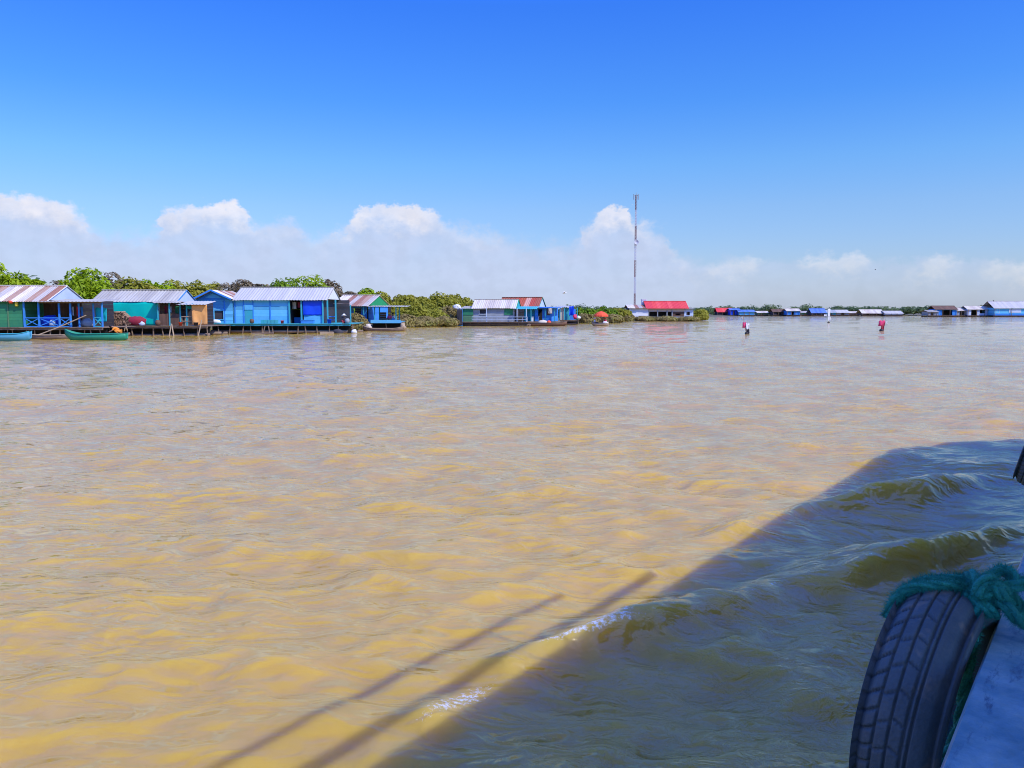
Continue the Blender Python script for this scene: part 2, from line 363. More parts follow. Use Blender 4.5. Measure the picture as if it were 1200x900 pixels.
def person(loc, rz, pose, label, shirt, trousers, hat=None, group=None):
    r = empty('person', loc, label, 'person', group); r.rotation_euler.z = rz
    p = POSES[pose]; fl = lambda q: (-q[0], q[1], q[2])
    v = [p['pel'], p['chest'], p['neck'], p['head'], p['crown']]
    e = [(0, 1), (1, 2), (2, 3), (3, 4)]; rad = [.13, .13, .055, .095, .075]
    for side in (lambda q: q, fl):
        b = len(v); v += [side(p['sh']), side(p['el']), side(p['ha'])]; e += [(1, b), (b, b + 1), (b + 1, b + 2)]; rad += [.07, .045, .04]
        b = len(v); v += [side(p['hip']), side(p['kn']), side(p['an']), side(p['toe'])]; e += [(0, b), (b, b + 1), (b + 1, b + 2), (b + 2, b + 3)]; rad += [.1, .07, .045, .04]
    skin_mesh('body', v, e, rad, M['skin'], r)
    mid = tuple((a + 3 * b) / 4 for a, b in zip(p['pel'], p['chest'])); low = tuple(a * .85 + b * .15 for a, b in zip(p['pel'], p['chest']))
    v = [low, mid, p['chest']]; e = [(0, 1), (1, 2)]; rad = [.155, .15, .145]
    for side in (lambda q: q, fl):
        b = len(v); v += [side(p['sh']), side(p['el'])]; e += [(2, b), (b, b + 1)]; rad += [.09, .065]
    skin_mesh('shirt', v, e, rad, shirt, r)
    v = [p['pel']]; e = []; rad = [.15]
    for side in (lambda q: q, fl):
        b = len(v); v += [side(p['hip']), side(p['kn']), tuple(a * .7 + c * .3 for a, c in zip(side(p['an']), side(p['kn'])))]; e += [(0, b), (b, b + 1), (b + 1, b + 2)]; rad += [.12, .09, .07]
    skin_mesh('trousers', v, e, rad, trousers, r)
    c = Vector(p['crown']); h = MB()
    if hat:
        prof = [(.26, -.05), (.255, -.035), (.13, .0), (.1, .07), (.06, .1), (.005, .11)]; n = 14
        vs = [(c.x + q * math.cos(2 * math.pi * i / n), c.y + q * math.sin(2 * math.pi * i / n), c.z + z) for q, z in prof for i in range(n)]
        h.add(vs, [(j * n + i, j * n + (i + 1) % n, (j + 1) * n + (i + 1) % n, (j + 1) * n + i) for j in range(len(prof) - 1) for i in range(n)] + [tuple(range(n))[::-1]])
        me = h.build('hat', hat, None, True); me.parent = r
    h = MB().blob((c.x, c.y + .025, c.z - .03), (.1, .115, .1), 3, .1); me = h.build('hair', M['hair'], None, True); me.parent = r
    return r

# ------------------------------------------------------------------ household things
def jar(x_, y_, z_, r_, h_, m, label, name='water_jar', cat='jar', prof=None):
    pr = prof or [(0, 0), (.55, 0), (.85, .25), (1, .55), (.85, .85), (.6, .93), (.68, 1), (.6, 1), (.5, .92), (0, .9)]; n = 14
    return MB().add([(x_ + q * r_ * math.cos(6.2832 * i / n), y_ + q * r_ * math.sin(6.2832 * i / n), z_ + zz * h_) for q, zz in pr for i in range(n)],
                    [(j * n + i, j * n + (i + 1) % n, (j + 1) * n + (i + 1) % n, (j + 1) * n + i) for j in range(len(pr) - 1) for i in range(n)]).thing(name, m, label, cat, smooth=True)
BUCKET = [(0, 0), (.75, 0), (1, .95), (1.06, .95), (1.06, 1), (.96, 1), (.72, .06), (0, .06)]
# ------------------------------------------------------------------ boats
def canoe(name, x0, x1, y, zg, beam, m_out, m_in, label, cat='boat', group=None, rise0=.3, rise1=.2, base=-.15, thwarts=3):
    """long wooden boat along x, prow at x0"""
    root = empty(name, ((x0 + x1) / 2, y, 0), label, cat, group)
    n = 28; L_ = x1 - x0
    def prof(inner):
        vs = []
        for i in range(n + 1):
            u = i / n; w = beam / 2 * (max(.0, 1 - abs(2 * u - 1.05) ** 2.6)) ** .7 + .04
            k = zg + rise0 * max(0, 1 - u / .3) ** 2 + rise1 * max(0, (u - .72) / .28) ** 2
            b = base + (k - base) * (.55 * max(0, 1 - u / .16) ** 1.5 + .35 * max(0, (u - .88) / .12) ** 1.5)
            if inner: w = max(.012, w - .035); b += .05
            x = x0 + L_ * u
            if inner: x = x0 + .05 + (L_ - .1) * u
            for q, zz in ((-1, 1), (-.86, .5), (-.45, .08), (.45, .08), (.86, .5), (1, 1)):
                vs.append((x, y + q * w, b + (k - b) * zz))
        return vs
    o, i_ = prof(False), prof(True); k = 6; N = len(o)
    fs = []
    for i in range(n):
        for j in range(k - 1):
            a = i * k + j; fs += [(a, a + k, a + k + 1, a + 1), (N + a, N + a + 1, N + a + k + 1, N + a + k)]
        a = i * k; fs += [(a, N + a, N + a + k, a + k), (a + 5, a + 5 + k, N + a + 5 + k, N + a + 5)]
    for i in (0, n):
        a = i * k
        for j in range(k - 1): fs.append((a + j, a + j + 1, N + a + j + 1, N + a + j) if i == 0 else (a + j + 1, a + j, N + a + j, N + a + j + 1))
    MB().add(o + i_, fs).build('hull', m_out, root, True)
    g = MB()
    for s in (-1, 1): g.tube([(o[i * k + (0 if s < 0 else 5)][0], o[i * k + (0 if s < 0 else 5)][1], o[i * k][2] + .015) for i in range(n + 1)], .028, 6)
    g.build('gunwale', m_in, root, True)
    for t in range(thwarts):
        u = (t + 1) / (thwarts + 1); x = x0 + L_ * u
        MB().box(x - .11, x + .11, y - beam / 2 + .06, y + beam / 2 - .06, zg - .1, zg - .07).build('thwart', m_in, root)
    return root

# ================================================================== houses of the left bank
# --- green house with blue porch
Y = 64.5; x = lambda p: X(p, Y); z = lambda p: Z(p, Y)
zd, ze, zr = z(383.5), z(351.3), Z(335, Y + 2.8)
h = empty('floating_house', (x(40), Y + 2.8, 0), 'green plank floating house with rust striped roof and blue cross braced porch', 'house', 'floating houses along the bank')
platform(h, x(-60), x(122), Y - .15, Y + 5.6, zd, M['wood'])
planks(MB(), x(-60), x(30), Y, zd, ze - .05, .26).build('wall', M['green'], h)
for p in (-25, 12): MB().box(x(p) - .05, x(p) + .05, Y - .055, Y - .02, zd, ze - .06).build('batten', M['olive'], h)
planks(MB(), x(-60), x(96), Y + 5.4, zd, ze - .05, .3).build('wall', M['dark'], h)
side_wall(MB(), x(30), Y + .05, Y + 5.35, zd, ze - .05, .26).build('wall', M['green'], h)
planks(MB(), x(30) + .1, x(78), Y + 2.6, zd, ze - .05, .25, True).build('partition', M['brown'], h)
gable_roof(h, x(-60), x(54.5) + .3, Y, Y + 5.6, ze, zr, M['roof_rusty'])
gable_end(h, x(54.5) + .3, Y, Y + 5.6, ze, zr, M['palebl'], M['white'])
PX = [x(31), x(48), x(72), x(85)]
posts(h, PX, Y - .05, zd, ze - .12, M['blue'], .12); xrail(h, PX, Y - .05, zd, z(372.5), M['blue'])
posts(h, [x(93), x(110), x(120)], Y + .2, zd, ze - .2, M['blue'], .1); xrail(h, [x(110), x(120)], Y + .2, zd, z(372), M['turq'])
mb = MB(); slope(mb, x(49), x(123), Y - .6, z(353.6), Y + 2.5, z(350.3), jit=.12); mb.build('porch_roof', M['roof_zinc'], h)
MB().beam((x(49), Y - .1, z(354.6)), (x(122), Y - .1, z(354.6)), .1).build('roof_beam', M['wood'], h)
MB().blob((x(55.5), Y + .7, zd + .4), (.75, .5, .55), 1, .5, floor=zd + .005).thing('tarp_bundle', M['royal'], 'crumpled bright blue tarp heaped behind the blue porch railing', 'tarp', smooth=True)
MB().blob((x(60), Y + .35, zd + .3), (.28, .25, .34), 4, .2, floor=zd + .005).thing('sack', M['palebl'], 'pale sack standing on the blue porch beside the heaped tarp', 'sack', smooth=True)
b = MB(); n = 12; prof = [(.0, .0), (.1, .0), (.12, .05), (.12, .3), (.05, .4), (.05, .46), (0, .46)]
b.add([(x(23.5) + q * math.cos(6.283 * i / n), Y - .15 + q * math.sin(6.283 * i / n), z(359) + zz) for q, zz in prof for i in range(n)], [(j * n + i, j * n + (i + 1) % n, (j + 1) * n + (i + 1) % n, (j + 1) * n + i) for j in range(6) for i in range(n)])
b.thing('jerrycan', M['yellow'], 'yellow plastic bottle hanging under the eave on the green wall', 'bottle', smooth=True)
b = MB(); prof = [(0, 0), (.14, 0), (.2, .22), (.18, .22), (.13, .02), (0, .02)]
b.add([(x(18) + q * math.cos(6.283 * i / n), Y - .24 + q * math.sin(6.283 * i / n), z(355.6) + zz) for q, zz in prof for i in range(n)], [(j * n + i, j * n + (i + 1) % n, (j + 1) * n + (i + 1) % n, (j + 1) * n + i) for j in range(5) for i in range(n)])
b.thing('basket', M['redorange'], 'orange basket hanging under the eave of the green house', 'basket', smooth=True)
for (a, c, t, bt, mm, lb) in ((84.5, 89, 359, 371, 'red', 'red shirt hung to dry in the blue porch'), (89.3, 92.6, 359, 370.5, 'blue', 'blue cloth hung beside the red shirt on the porch'),
                              (79.5, 81.5, 359, 370, 'palebl', 'narrow pale cloth hung between two blue porch posts')):
    cloth_grid(MB(), x(a), x(c), Y + .9, z(bt), z(t), .05, 6).thing('laundry', M[mm], lb, 'laundry', 'laundry hung in the porch', smooth=True)
cloth_grid(MB(), x(104), x(117), Y + 1.3, z(377.5), z(360), .12, 8, seed=2).thing('cloth', M['cyan'], 'cyan cloth hanging behind the turquoise railing between green and teal houses', 'cloth', smooth=True)
MB().blob((x(98.5), Y + .8, zd + .28), (.6, .4, .4), 9, .4, floor=zd + .005).thing('hammock', M['grey'], 'grey hammock bundle slumped on the deck right of the blue porch', 'hammock', smooth=True)
MB().tube([(x(46), Y - 1.2, .03), (x(75), Y - .5, z(383)), (x(103.5), Y - .1, z(369.5))], .045, 7).thing('bamboo_pole', M['palewood'], 'long pale bamboo pole leaning slanted against the deck of the green house', 'pole')

# --- teal house with firewood
Y = 72; x = lambda p: X(p, Y); z = lambda p: Z(p, Y)
zd, ze, zr = z(381.5), z(353.2), Z(340, Y + 2.3)
h = empty('floating_house', (x(180), Y + 2.3, 0), 'floating house with grey zinc roof, teal tarp wall and open plank veranda', 'house', 'floating houses along the bank')
platform(h, x(112), x(250), Y - 1.3, Y + 4.6, zd, M['wood'], step=.9)
planks(MB(), x(118), x(188), Y + .12, zd, ze - .05, .26).build('wall', M['grey'], h)
cloth_grid(MB(), x(120), x(186), Y - .02, zd + .02, ze - .04, .07, 14, 60, 10, 1, .015, .05, .1).build('tarp_wall', M['teal'], h, True)
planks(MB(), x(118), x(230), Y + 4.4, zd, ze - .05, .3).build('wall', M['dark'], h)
side_wall(MB(), x(118), Y + .16, Y + 4.35, zd, ze - .05).build('wall', M['grey'], h)
side_wall(MB(), x(188), Y + .16, Y + 4.35, zd, ze - .05).build('wall', M['brown'], h)
gable_roof(h, x(108), x(204) + .35, Y, Y + 4.6, ze, zr, M['roof_zinc'], jit=.07, oh=.13)
gable_end(h, x(204) + .35, Y, Y + 4.6, ze, zr, M['palebl'], M['blue'])
planks(MB(), x(190), x(214.5), Y - .3, zd, z(367.5), .13, True).build('veranda_wall', M['brown'], h)
posts(h, [x(188.5), x(202), x(214.5), x(222), x(229)], Y - .32, zd, ze - .16, M['turq'], .1)
barrail(h, x(216), x(228), Y - .36, zd, z(371), M['palewood'], .25)
mb = MB(); slope(mb, x(184), x(216), Y - .7, z(355), Y + .2, z(352.4)); mb.build('awning', M['roof_zinc'], h)
mb = MB(); slope(mb, x(213), x(246), Y - .9, z(357), Y + 1.8, z(352.6), jit=.1); mb.build('awning', M['roof_white'], h)
cloth_grid(MB(), x(229.5), x(247), Y - .6, zd + .05, z(357), .09, 7, 24, 12, 3, .015, .05, .1).thing('tarp', M['orange'], 'orange tarp hung as a wall at the right end of the teal house', 'tarp', smooth=True)
cloth_grid(MB(), x(219), x(229), Y + .3, z(362), z(358), .05, 5).thing('cloth', M['cyan'], 'small turquoise cloth hanging under the white awning beside the orange tarp', 'cloth', smooth=True)
wp = MB()
for row in range(9):
    top = row / 9
    for i in range(46):
        px = 122.5 + i * .86 + (row % 2) * .4
        lim = 1 - .12 * max(0, (132 - px) / 10) - max(0, (px - 150) / 12) * .8
        if top > lim: continue
        q = random.uniform(.06, .11); yy = Y - 1.0 + random.uniform(-.06, .06); zz = zd + .09 + row * .137 + random.uniform(-.015, .015)
        xx = x(px) + random.uniform(-.02, .02)
        wp.tube([(xx, yy, zz), (xx + random.uniform(-.06, .06), yy + .7, zz)], q * .95, 6)
wp.thing('firewood_pile', M['fire'], 'stacked brown firewood pile in front of the teal tarp wall', 'firewood')
MB().blob((x(166), Y - .75, zd + .33), (.85, .4, .5), 5, .4, floor=zd + .01).thing('covered_heap', M['maroon'], 'dark red cloth heap on the deck right of the firewood', 'heap', smooth=True)
MB().blob((x(172.5), Y - .85, zd + .18), (.3, .25, .25), 6, .3, floor=zd + .01).thing('sack', M['palebl'], 'small pale sack on the deck between red heap and plank veranda', 'sack', smooth=True)
for (a, bq, c, lb) in ((152, 158, 388.5, 'a'), (160, 164, 388.5, 'b')):
    pass
crutch = MB(); crutch.tube([(x(155), Y - 1.75, -.2), (x(158.5), Y - 1.55, z(380))], .04, 6); crutch.tube([(x(162.5), Y - 1.75, -.2), (x(158.7), Y - 1.6, z(380))], .04, 6)
crutch.thing('mooring_posts', M['palewood'], 'pair of crossed mooring poles in the water below the firewood', 'mooring post')
crutch = MB(); crutch.tube([(x(208), Y - 1.75, -.2), (x(210.5), Y - 1.55, z(379))], .05, 6); crutch.tube([(x(214), Y - 1.75, -.2), (x(211), Y - 1.6, z(379.5))], .05, 6)
crutch.thing('mooring_posts', M['palewood'], 'pair of crossed mooring poles in the water below the plank veranda', 'mooring post')
MB().tube([(x(241), Y - 1.75, -.2), (x(245), Y - 1.5, z(375))], .05, 6).thing('mooring_post', M['palewood'], 'single slanted mooring pole in the water below the orange tarp', 'mooring post')

jar(x(192), Y - 1.0, zd, .24, .5, M['brown'], 'brown clay water jar before the plank veranda of the teal house')
jar(x(218), Y - 1.0, zd, .17, .32, M['redorange'], 'red bucket on the deck left of the orange tarp', 'bucket', 'bucket', BUCKET)
jar(x(236), Y - 1.05, zd, .2, .3, M['dark'], 'dark basin on the deck before the orange tarp', 'basin', 'basin', BUCKET)
for (a, c, bt, mm, lb) in ((191.5, 195, 367, 'maroon', 'dark red cloth hung at the left of the plank veranda'), (196, 200, 366, 'palebl', 'pale cloth hung in the middle of the plank veranda'), (204, 208.5, 367.5, 'green', 'green cloth hung at the right of the plank veranda')):
    cloth_grid(MB(), x(a), x(c), Y + .5, z(bt), z(358.5), .05, 6).thing('laundry', M[mm], lb, 'laundry', 'laundry hung in the veranda', smooth=True)
# --- blue house
Y = 78.5; x = lambda p: X(p, Y); z = lambda p: Z(p, Y)
zd, ze, zr = z(379), z(350.2), Z(337, Y + 2.9)
h = empty('floating_house', (x(320), Y + 2.9, 0), 'long light blue floating house with pale grey metal roof and turquoise deck', 'house', 'floating houses along the bank')
platform(h, x(250), x(414), Y - 1.3, Y + 5.8, zd, M['turq'], step=1.05, edge=M['turq'], logs=4)
holes = [(x(253.5), x(264), z(374), z(363))]
planks(MB(), x(233), x(275), Y - .2, zd, z(350), .3, holes=holes).build('wall', M['ltblue'], h)
planks(MB(), x(275), x(340), Y, zd, ze - .05, .33).build('wall', M['ltblue'], h)
for p in (234, 252, 265.5, 277, 287, 298, 318, 339.5): MB().box(x(p) - .05, x(p) + .05, Y - (.26 if p < 275 else .06), Y - (.222 if p < 275 else .022), zd, ze - .1).build('batten', M['blue'], h)
window(h, x(253.5), x(264), Y - .2, z(374), z(363), M['ltblue'])
MB().box(x(288.5), x(297.5), Y - .05, Y - .02, zd + .02, z(363.5)).build('door', M['turq'], h)
MB().box(x(288.2), x(297.5), Y - .09, Y - .02, z(363), z(357)).build('shutter', M['ltblue'], h)
planks(MB(), x(233), x(397), Y + 5.6, zd, ze - .05, .33).build('wall', M['dark'], h)
for p in (233, 340, 356, 378): side_wall(MB(), x(p), Y + .05, Y + 5.55, zd, ze - .05, .33).build('wall', M['ltblue' if p == 233 else 'dark'], h)
planks(MB(), x(341), x(355), Y + 1.4, zd, z(372), .3).build('counter', M['blue'], h)
planks(MB(), x(357), x(378.5), Y, zd, z(368.5), .35).build('wall', M['ltblue'], h)
planks(MB(), x(357), x(378.5), Y + .14, z(368.4), ze - .06, .35).build('wall', M['blue'], h)
cloth_grid(MB(), x(356), x(378.5), Y - .06, z(369.5), ze - .1, .05, 8, 26, 10, 2, .015, .03, .05).thing('tarp', M['royal'], 'royal blue tarp curtain hung on the front of the long blue house', 'tarp', smooth=True)
posts(h, [x(340.5), x(354.6), x(379.5), x(385), x(394.5)], Y - .1, zd, ze - .1, M['turq'], .13)
posts(h, [x(413)], Y - .6, zd, z(357.5), M['turq'], .1)
barrail(h, x(385), x(394), Y + .2, zd, z(371), M['blue'], .4)
gable_roof(h, x(273), x(379.5) + .4, Y, Y + 5.8, ze, zr, M['roof_white'], jit=.03)
gable_end(h, x(379.5) + .4, Y, Y + 5.8, ze, zr, M['white'], M['roof_zinc'])
# cross gable at the left: ridge runs back
gx0, gxm, gx1 = x(231), x(252.5), x(276); gze, gzr = z(350.8), z(340.2)
MB().prism([(gx0 + .2, gze - .03), (gxm, gzr - .1), (gx1 - .2, gze - .03)], Y - .24, Y - .2).build('gable_panel', M['blue'], h)
MB().prism([(gx0 + 1.0, gze + .12), (gxm, gzr - .3), (gx1 - 1.0, gze + .12)], Y - .3, Y - .245).build('gable_panel', M['ltblue'], h)
for s_, (xa, lab) in enumerate(((gx0, 0), (gx1, 1))):
    mb = MB(); n = 7; y0, y1 = Y - .8, Y + 5.5
    for i in range(n):
        ya, yb = y0 + (y1 - y0) * i / n - .02, y0 + (y1 - y0) * (i + 1) / n + .02; k = random.uniform(0, .012)
        e0 = (xa, ya, gze + .02 + k); e1 = (xa, yb, gze + .02 + k); r1 = (gxm, yb, gzr + .02 + k); r0 = (gxm, ya, gzr + .02 + k)
        mb.corr(e0, e1, r1, r0)
    mb.build('roof', M['roof_rusty'], h)
mb = MB(); mb.beam((gx0, Y - .83, gze), (gxm, Y - .83, gzr), .14, .03); mb.beam((gx1, Y - .834, gze), (gxm, Y - .834, gzr), .14, .03); mb.build('bargeboard', M['blue'], h)
MB().blob((x(258), Y - 1.0, zd + .16), (.5, .3, .25), 8, .3, floor=zd + .005).thing('basin', M['white'], 'white washing heap under the dark window of the blue house', 'heap', smooth=True)
bx = MB().box(x(311), x(329), Y - 1.2, Y - .6, zd + .03, zd + .36)
for i in range(5): bx.box(x(311) + i * .33, x(311) + i * .33 + .05, Y - 1.235, Y - 1.203, zd + .03, zd + .36)
bx.thing('bench', M['turq'], 'low turquoise bench box on the deck before the light blue planks', 'bench')
bx = MB().box(x(357), x(371), Y - 1.2, Y - .6, zd + .03, zd + .3).box(x(357) - .04, x(371) + .04, Y - 1.24, Y - .56, zd + .3, zd + .36)
bx.thing('bench', M['blue'], 'low blue bench box on the deck under the royal blue curtain', 'bench')
mo = MB(); mo.tube([(x(314.5), Y - 1.7, -.2), (x(317), Y - 1.6, .72), (x(321), Y - 1.6, .74), (x(323), Y - 1.7, -.2)], .05, 7)
mo.thing('mooring_post', M['wood'], 'bent wooden mooring frame in the water before the long blue house', 'mooring post')
MB().tube([(x(305), Y - 2.4, .04), (x(329), Y - 2.2, .06)], .07, 7).thing('drift_log', M['wood'], 'drifting log lying in the water before the long blue house', 'log')
MB().box(x(381), x(397), Y - 2.0, Y - 1.6, -.1, .18).thing('raft_float', M['palewood'], 'pale timber float block under the right end of the turquoise deck', 'float')
MB().blob((x(401), Y - 1.7, .14), (.5, .35, .28), 12, .3, floor=-.1).thing('float_drum', M['dark'], 'dark float drum under the right corner of the turquoise deck', 'float', smooth=True)
MB().blob((x(418), Y - 1.2, .18), (.28, .25, .22), 13, .5, floor=-.1).thing('sack', M['white'], 'white sack at the waterline right of the turquoise deck', 'sack', smooth=True)
person((x(404.5), Y - .3, zd), R(15), 'sit', 'person in dark clothes and pale hat sitting on the turquoise deck', M['dark'], M['maroon'], M['white'])

jar(x(300), Y - 1.0, zd, .22, .45, M['brown'], 'brown clay jar on the turquoise deck left of the turquoise bench')
jar(x(335), Y - 1.0, zd, .16, .3, M['red'], 'red bucket on the turquoise deck left of the dark doorway', 'bucket', 'bucket', BUCKET)
jar(x(389), Y - .9, zd, .22, .42, M['royal'], 'blue drum on the turquoise deck beside the right end railing', 'drum', 'drum', BUCKET)
jar(x(409.5), Y - .8, zd, .24, .5, M['grey'], 'grey jar on the right end of the turquoise deck')
for (a, c, bt, mm, lb) in ((342, 346.5, 362, 'cream', 'cream cloth hung in the dark doorway of the blue house'), (348, 353, 360.5, 'maroon', 'dark red cloth hung in the dark doorway of the blue house')):
    cloth_grid(MB(), x(a), x(c), Y + .6, z(bt), z(353.5), .05, 6).thing('laundry', M[mm], lb, 'laundry', 'laundry hung in the doorway', smooth=True)
# --- rust and green gable house
Y = 89; x = lambda p: X(p, Y); z = lambda p: Z(p, Y)
zd, ze, zr = z(378), z(357.8), Z(346, Y + 4.5)
h = empty('floating_house', (x(425), Y + 4.5, 0), 'small floating house with rust striped roof and bright green gable', 'house', 'floating houses along the bank')
platform(h, x(392), x(434), Y, Y + 9, zd, M['wood'])
planks(MB(), x(392), x(434), Y + .8, zd, ze - .05, .28, holes=[(x(418), x(427), zd, z(362))]).build('wall', M['blue'], h)
planks(MB(), x(392), x(440), Y + 8.8, zd, ze - .05, .28).build('wall', M['dark'], h)
side_wall(MB(), x(436), Y + .86, Y + 8.7, zd, ze - .05).build('wall', M['blue'], h)
gable_roof(h, x(392), x(432.5) + .5, Y, Y + 9, ze, zr, M['roof_rusty'])
gable_end(h, x(432.5) + .5, Y, Y + 9, ze, zr, M['gable_green'], M['cream'])
posts(h, [x(433), x(402)], Y - .1, zd, ze - .12, M['turq'], .1)
h.rotation_euler.z = R(-7)
# open pavilion raft
Y2 = 87.6; x2 = lambda p: X(p, Y2); z2 = lambda p: Z(p, Y2); zf = z2(376.5)
h = empty('pavilion_raft', (x2(452), Y2 + 1.5, 0), 'open turquoise pavilion raft with flat pale roof beside the green gable', 'raft', 'floating houses along the bank')
platform(h, x2(434), x2(471), Y2, Y2 + 3.2, zf, M['ltblue'], step=1.2, edge=M['blue'], logs=2)
mb = MB(); slope(mb, x2(431), x2(477), Y2 - .5, z2(359.3), Y2 + 3.4, z2(358)); mb.build('roof', M['roof_zinc'], h)
posts(h, [x2(439.5), x2(464.5)], Y2 + .05, zf, z2(359.4), M['turq'], .11); posts(h, [x2(440), x2(464)], Y2 + 3, zf, z2(358.6), M['turq'], .11)
planks(MB(), x2(439), x2(448), Y2 + 3.1, zf, z2(366), .25).build('back_panel', M['brown'], h)
MB().box(x2(435), x2(470), Y2 - .08, Y2 - .02, zf - .2, zf + .15).build('side_board', M['ltblue'], h)
canoe('wooden_boat', x2(428), x2(474), Y2 - 1.1, .28, .9, M['wood'], M['palewood'], 'weathered brown wooden boat moored along the front of the turquoise pavilion', group='wooden boats at the bank')
MB().blob((x2(433), Y2 - .6, .42), (.36, .3, .34), 21, .7, floor=0).thing('net_heap', M['cream'], 'heap of cream fishing net left of the turquoise pavilion', 'net', smooth=True)
MB().blob((x2(473), Y2 - .4, .42), (.32, .3, .4), 22, .7, floor=0).thing('net_heap', M['palewood'], 'tan heap at the right end of the turquoise pavilion', 'net', smooth=True)
person((x2(456), Y2 + .7, zf), R(-10), 'sit', 'person in pink shirt and yellow hat sitting in the turquoise pavilion', M['pink'], M['dark'], M['yellow'])
person((x2(459.5), Y2 + 1.1, zf), R(-30), 'sit', 'person in white shirt sitting second in the turquoise pavilion', M['white'], M['blue'])

# ------------------------------------------------------------------ middle houses
Y = 116; x = lambda p: X(p, Y); z = lambda p: Z(p, Y)
zd, ze, zr = z(377), z(360), Z(351, Y + 2.2)
h = empty('floating_house', (x(582), Y + 2.2, 0), 'grey board floating house with tan metal roof and pale railing', 'house', 'floating houses along the bank')
platform(h, x(541), x(624), Y - 1, Y + 4.4, zd, M['wood'], step=1.4, logs=2)
planks(MB(), x(542), x(557), Y - .1, zd, z(361.3), .3).build('wall', M['olive'], h)
MB().box(x(542), x(557), Y - .16, Y - .115, z(369), z(361.5)).build('green_panel', M['green'], h)
planks(MB(), x(557), x(606), Y, zd, ze - .05, .3, holes=[(x(565), x(573), z(368.7), z(361.8))]).build('wall', M['grey'], h)
window(h, x(565), x(573), Y, z(368.7), z(361.8), M['grey'])
MB().box(x(594), x(604), Y - .06, Y - .02, z(369), z(361.5)).build('shutter', M['green'], h)
planks(MB(), x(542), x(612), Y + 4.3, zd, ze - .05, .3).build('wall', M['dark'], h)
side_wall(MB(), x(606), Y + .05, Y + 4.2, zd, ze - .05).build('wall', M['dark'], h)
gable_roof(h, x(555), x(608), Y, Y + 4.4, ze, zr, M['roof_tan'])
mb = MB(); slope(mb, x(541), x(556), Y - .4, z(362), Y + 3, z(358.5)); mb.build('lean_to_roof', M['roof_zinc'], h)
gable_end(h, x(608), Y, Y + 4.4, ze, zr, M['turq'], M['gable_green'])
barrail(h, x(557), x(622), Y - .9, zd, z(371.3), M['palebl'], .7)
posts(h, [x(574), x(610), x(621)], Y - .8, zd, ze - .1, M['palebl'], .1)
mb = MB(); slope(mb, x(606), x(632), Y - .7, z(362.2), Y + 2.5, z(359)); mb.build('awning', M['turq'], h)
h.rotation_euler.z = R(-9)
h = empty('hut', (x(539), Y - .2, 0), 'narrow dark blue sheeted hut with white bundle on its roof', 'hut')
cloth_grid(MB(), x(536), x(542.5), Y - .7, .1, z(362), .08, 6).build('sheet_wall', M['dark'], h, True)
MB().box(x(536.3), x(542.3), Y - .55, Y + .5, 0, z(362)).build('wall', M['blue'], h)
mb = MB(); mb.blob((x(536), Y - .1, z(360)), (.6, .5, .4), 31, .8); mb.build('roof_bundle', M['white'], h, True)
canoe('wooden_boat', x(499), x(537), Y - .9, .36, 1.0, M['dark'], M['wood'], 'long dark wooden boat moored before the bushes left of the grey house', group='wooden boats at the bank')

Y = 122; x = lambda p: X(p, Y); z = lambda p: Z(p, Y)
zd, ze, zr = z(376.5), z(359.5), Z(348.5, Y + 2.3)
h = empty('floating_house', (x(617), Y + 2.3, 0), 'floating house with red rust roof, pale blue gable and royal blue walls', 'house', 'floating houses along the bank')
platform(h, x(588), x(658), Y - .6, Y + 4.6, zd, M['wood'], step=1.5, logs=2)
planks(MB(), x(588), x(632), Y + .6, zd, ze - .05, .3).build('wall', M['turq'], h)
planks(MB(), x(632), x(652), Y, zd, ze - .05, .3, holes=[(x(636), x(641), zd, z(363)), (x(646), x(650), z(370), z(363))]).build('wall', M['blue'], h)
side_wall(MB(), x(652), Y + .05, Y + 4.4, zd, ze - .05).build('wall', M['blue'], h)
planks(MB(), x(588), x(652), Y + 4.4, zd, ze - .05, .3).build('wall', M['dark'], h)
gable_roof(h, x(587), x(636.5), Y, Y + 4.6, ze, zr, M['roof_redrust'], jit=.1)
gable_end(h, x(636.5), Y, Y + 4.6, ze, zr, M['palebl'], M['green'], ov=.05)
mb = MB(); slope(mb, x(634), x(660), Y - .5, z(361), Y + 3.5, z(359.5)); mb.build('side_roof', M['roof_blue'], h)
posts(h, [x(616), x(622), x(628), x(645), x(656)], Y - .3, zd, ze - .2, M['turq'], .12)
h.rotation_euler.z = R(-16)
cloth_grid(MB(), x(642), x(646), Y - 1.9, z(367.5), z(361), .06, 5).thing('laundry', M['cream'], 'cream cloth hung on the front of the royal blue walls', 'laundry', smooth=True)
MB().box(x(622), x(625), Y - .5, Y - .1, zd, z(371.8)).box(x(621.6), x(625.4), Y - .55, Y - .05, z(371.8), z(371.2)).thing('cabinet', M['white'], 'white cabinet standing on the deck of the red rust roof house', 'cabinet')
MB().box(x(629), x(631.5), Y - .5, Y - .1, zd, z(371.4)).box(x(628.6), x(631.9), Y - .55, Y - .05, z(371.4), z(370.9)).thing('cabinet', M['palebl'], 'pale blue cabinet right of the white one on the deck', 'cabinet')
cb = canoe('wooden_boat', x(600), x(661), Y - 6.2, .45, 1.3, M['brown'], M['wood'], 'long brown wooden boat in front of the royal blue house', group='wooden boats at the bank')
MB().blob((x(641), Y - 6.2, .5), (.32, .3, .3), 33, .1, floor=.2).thing('buoy', M['redorange'], 'red round buoy lying in the long brown boat', 'buoy', smooth=True)
MB().blob((x(634), Y - 6.2, .5), (.7, .35, .35), 34, .4, floor=.2).thing('cargo_heap', M['cream'], 'dark tarp heap in the long brown boat left of the red buoy'.replace('dark tarp', 'cream'), 'cargo', smooth=True)

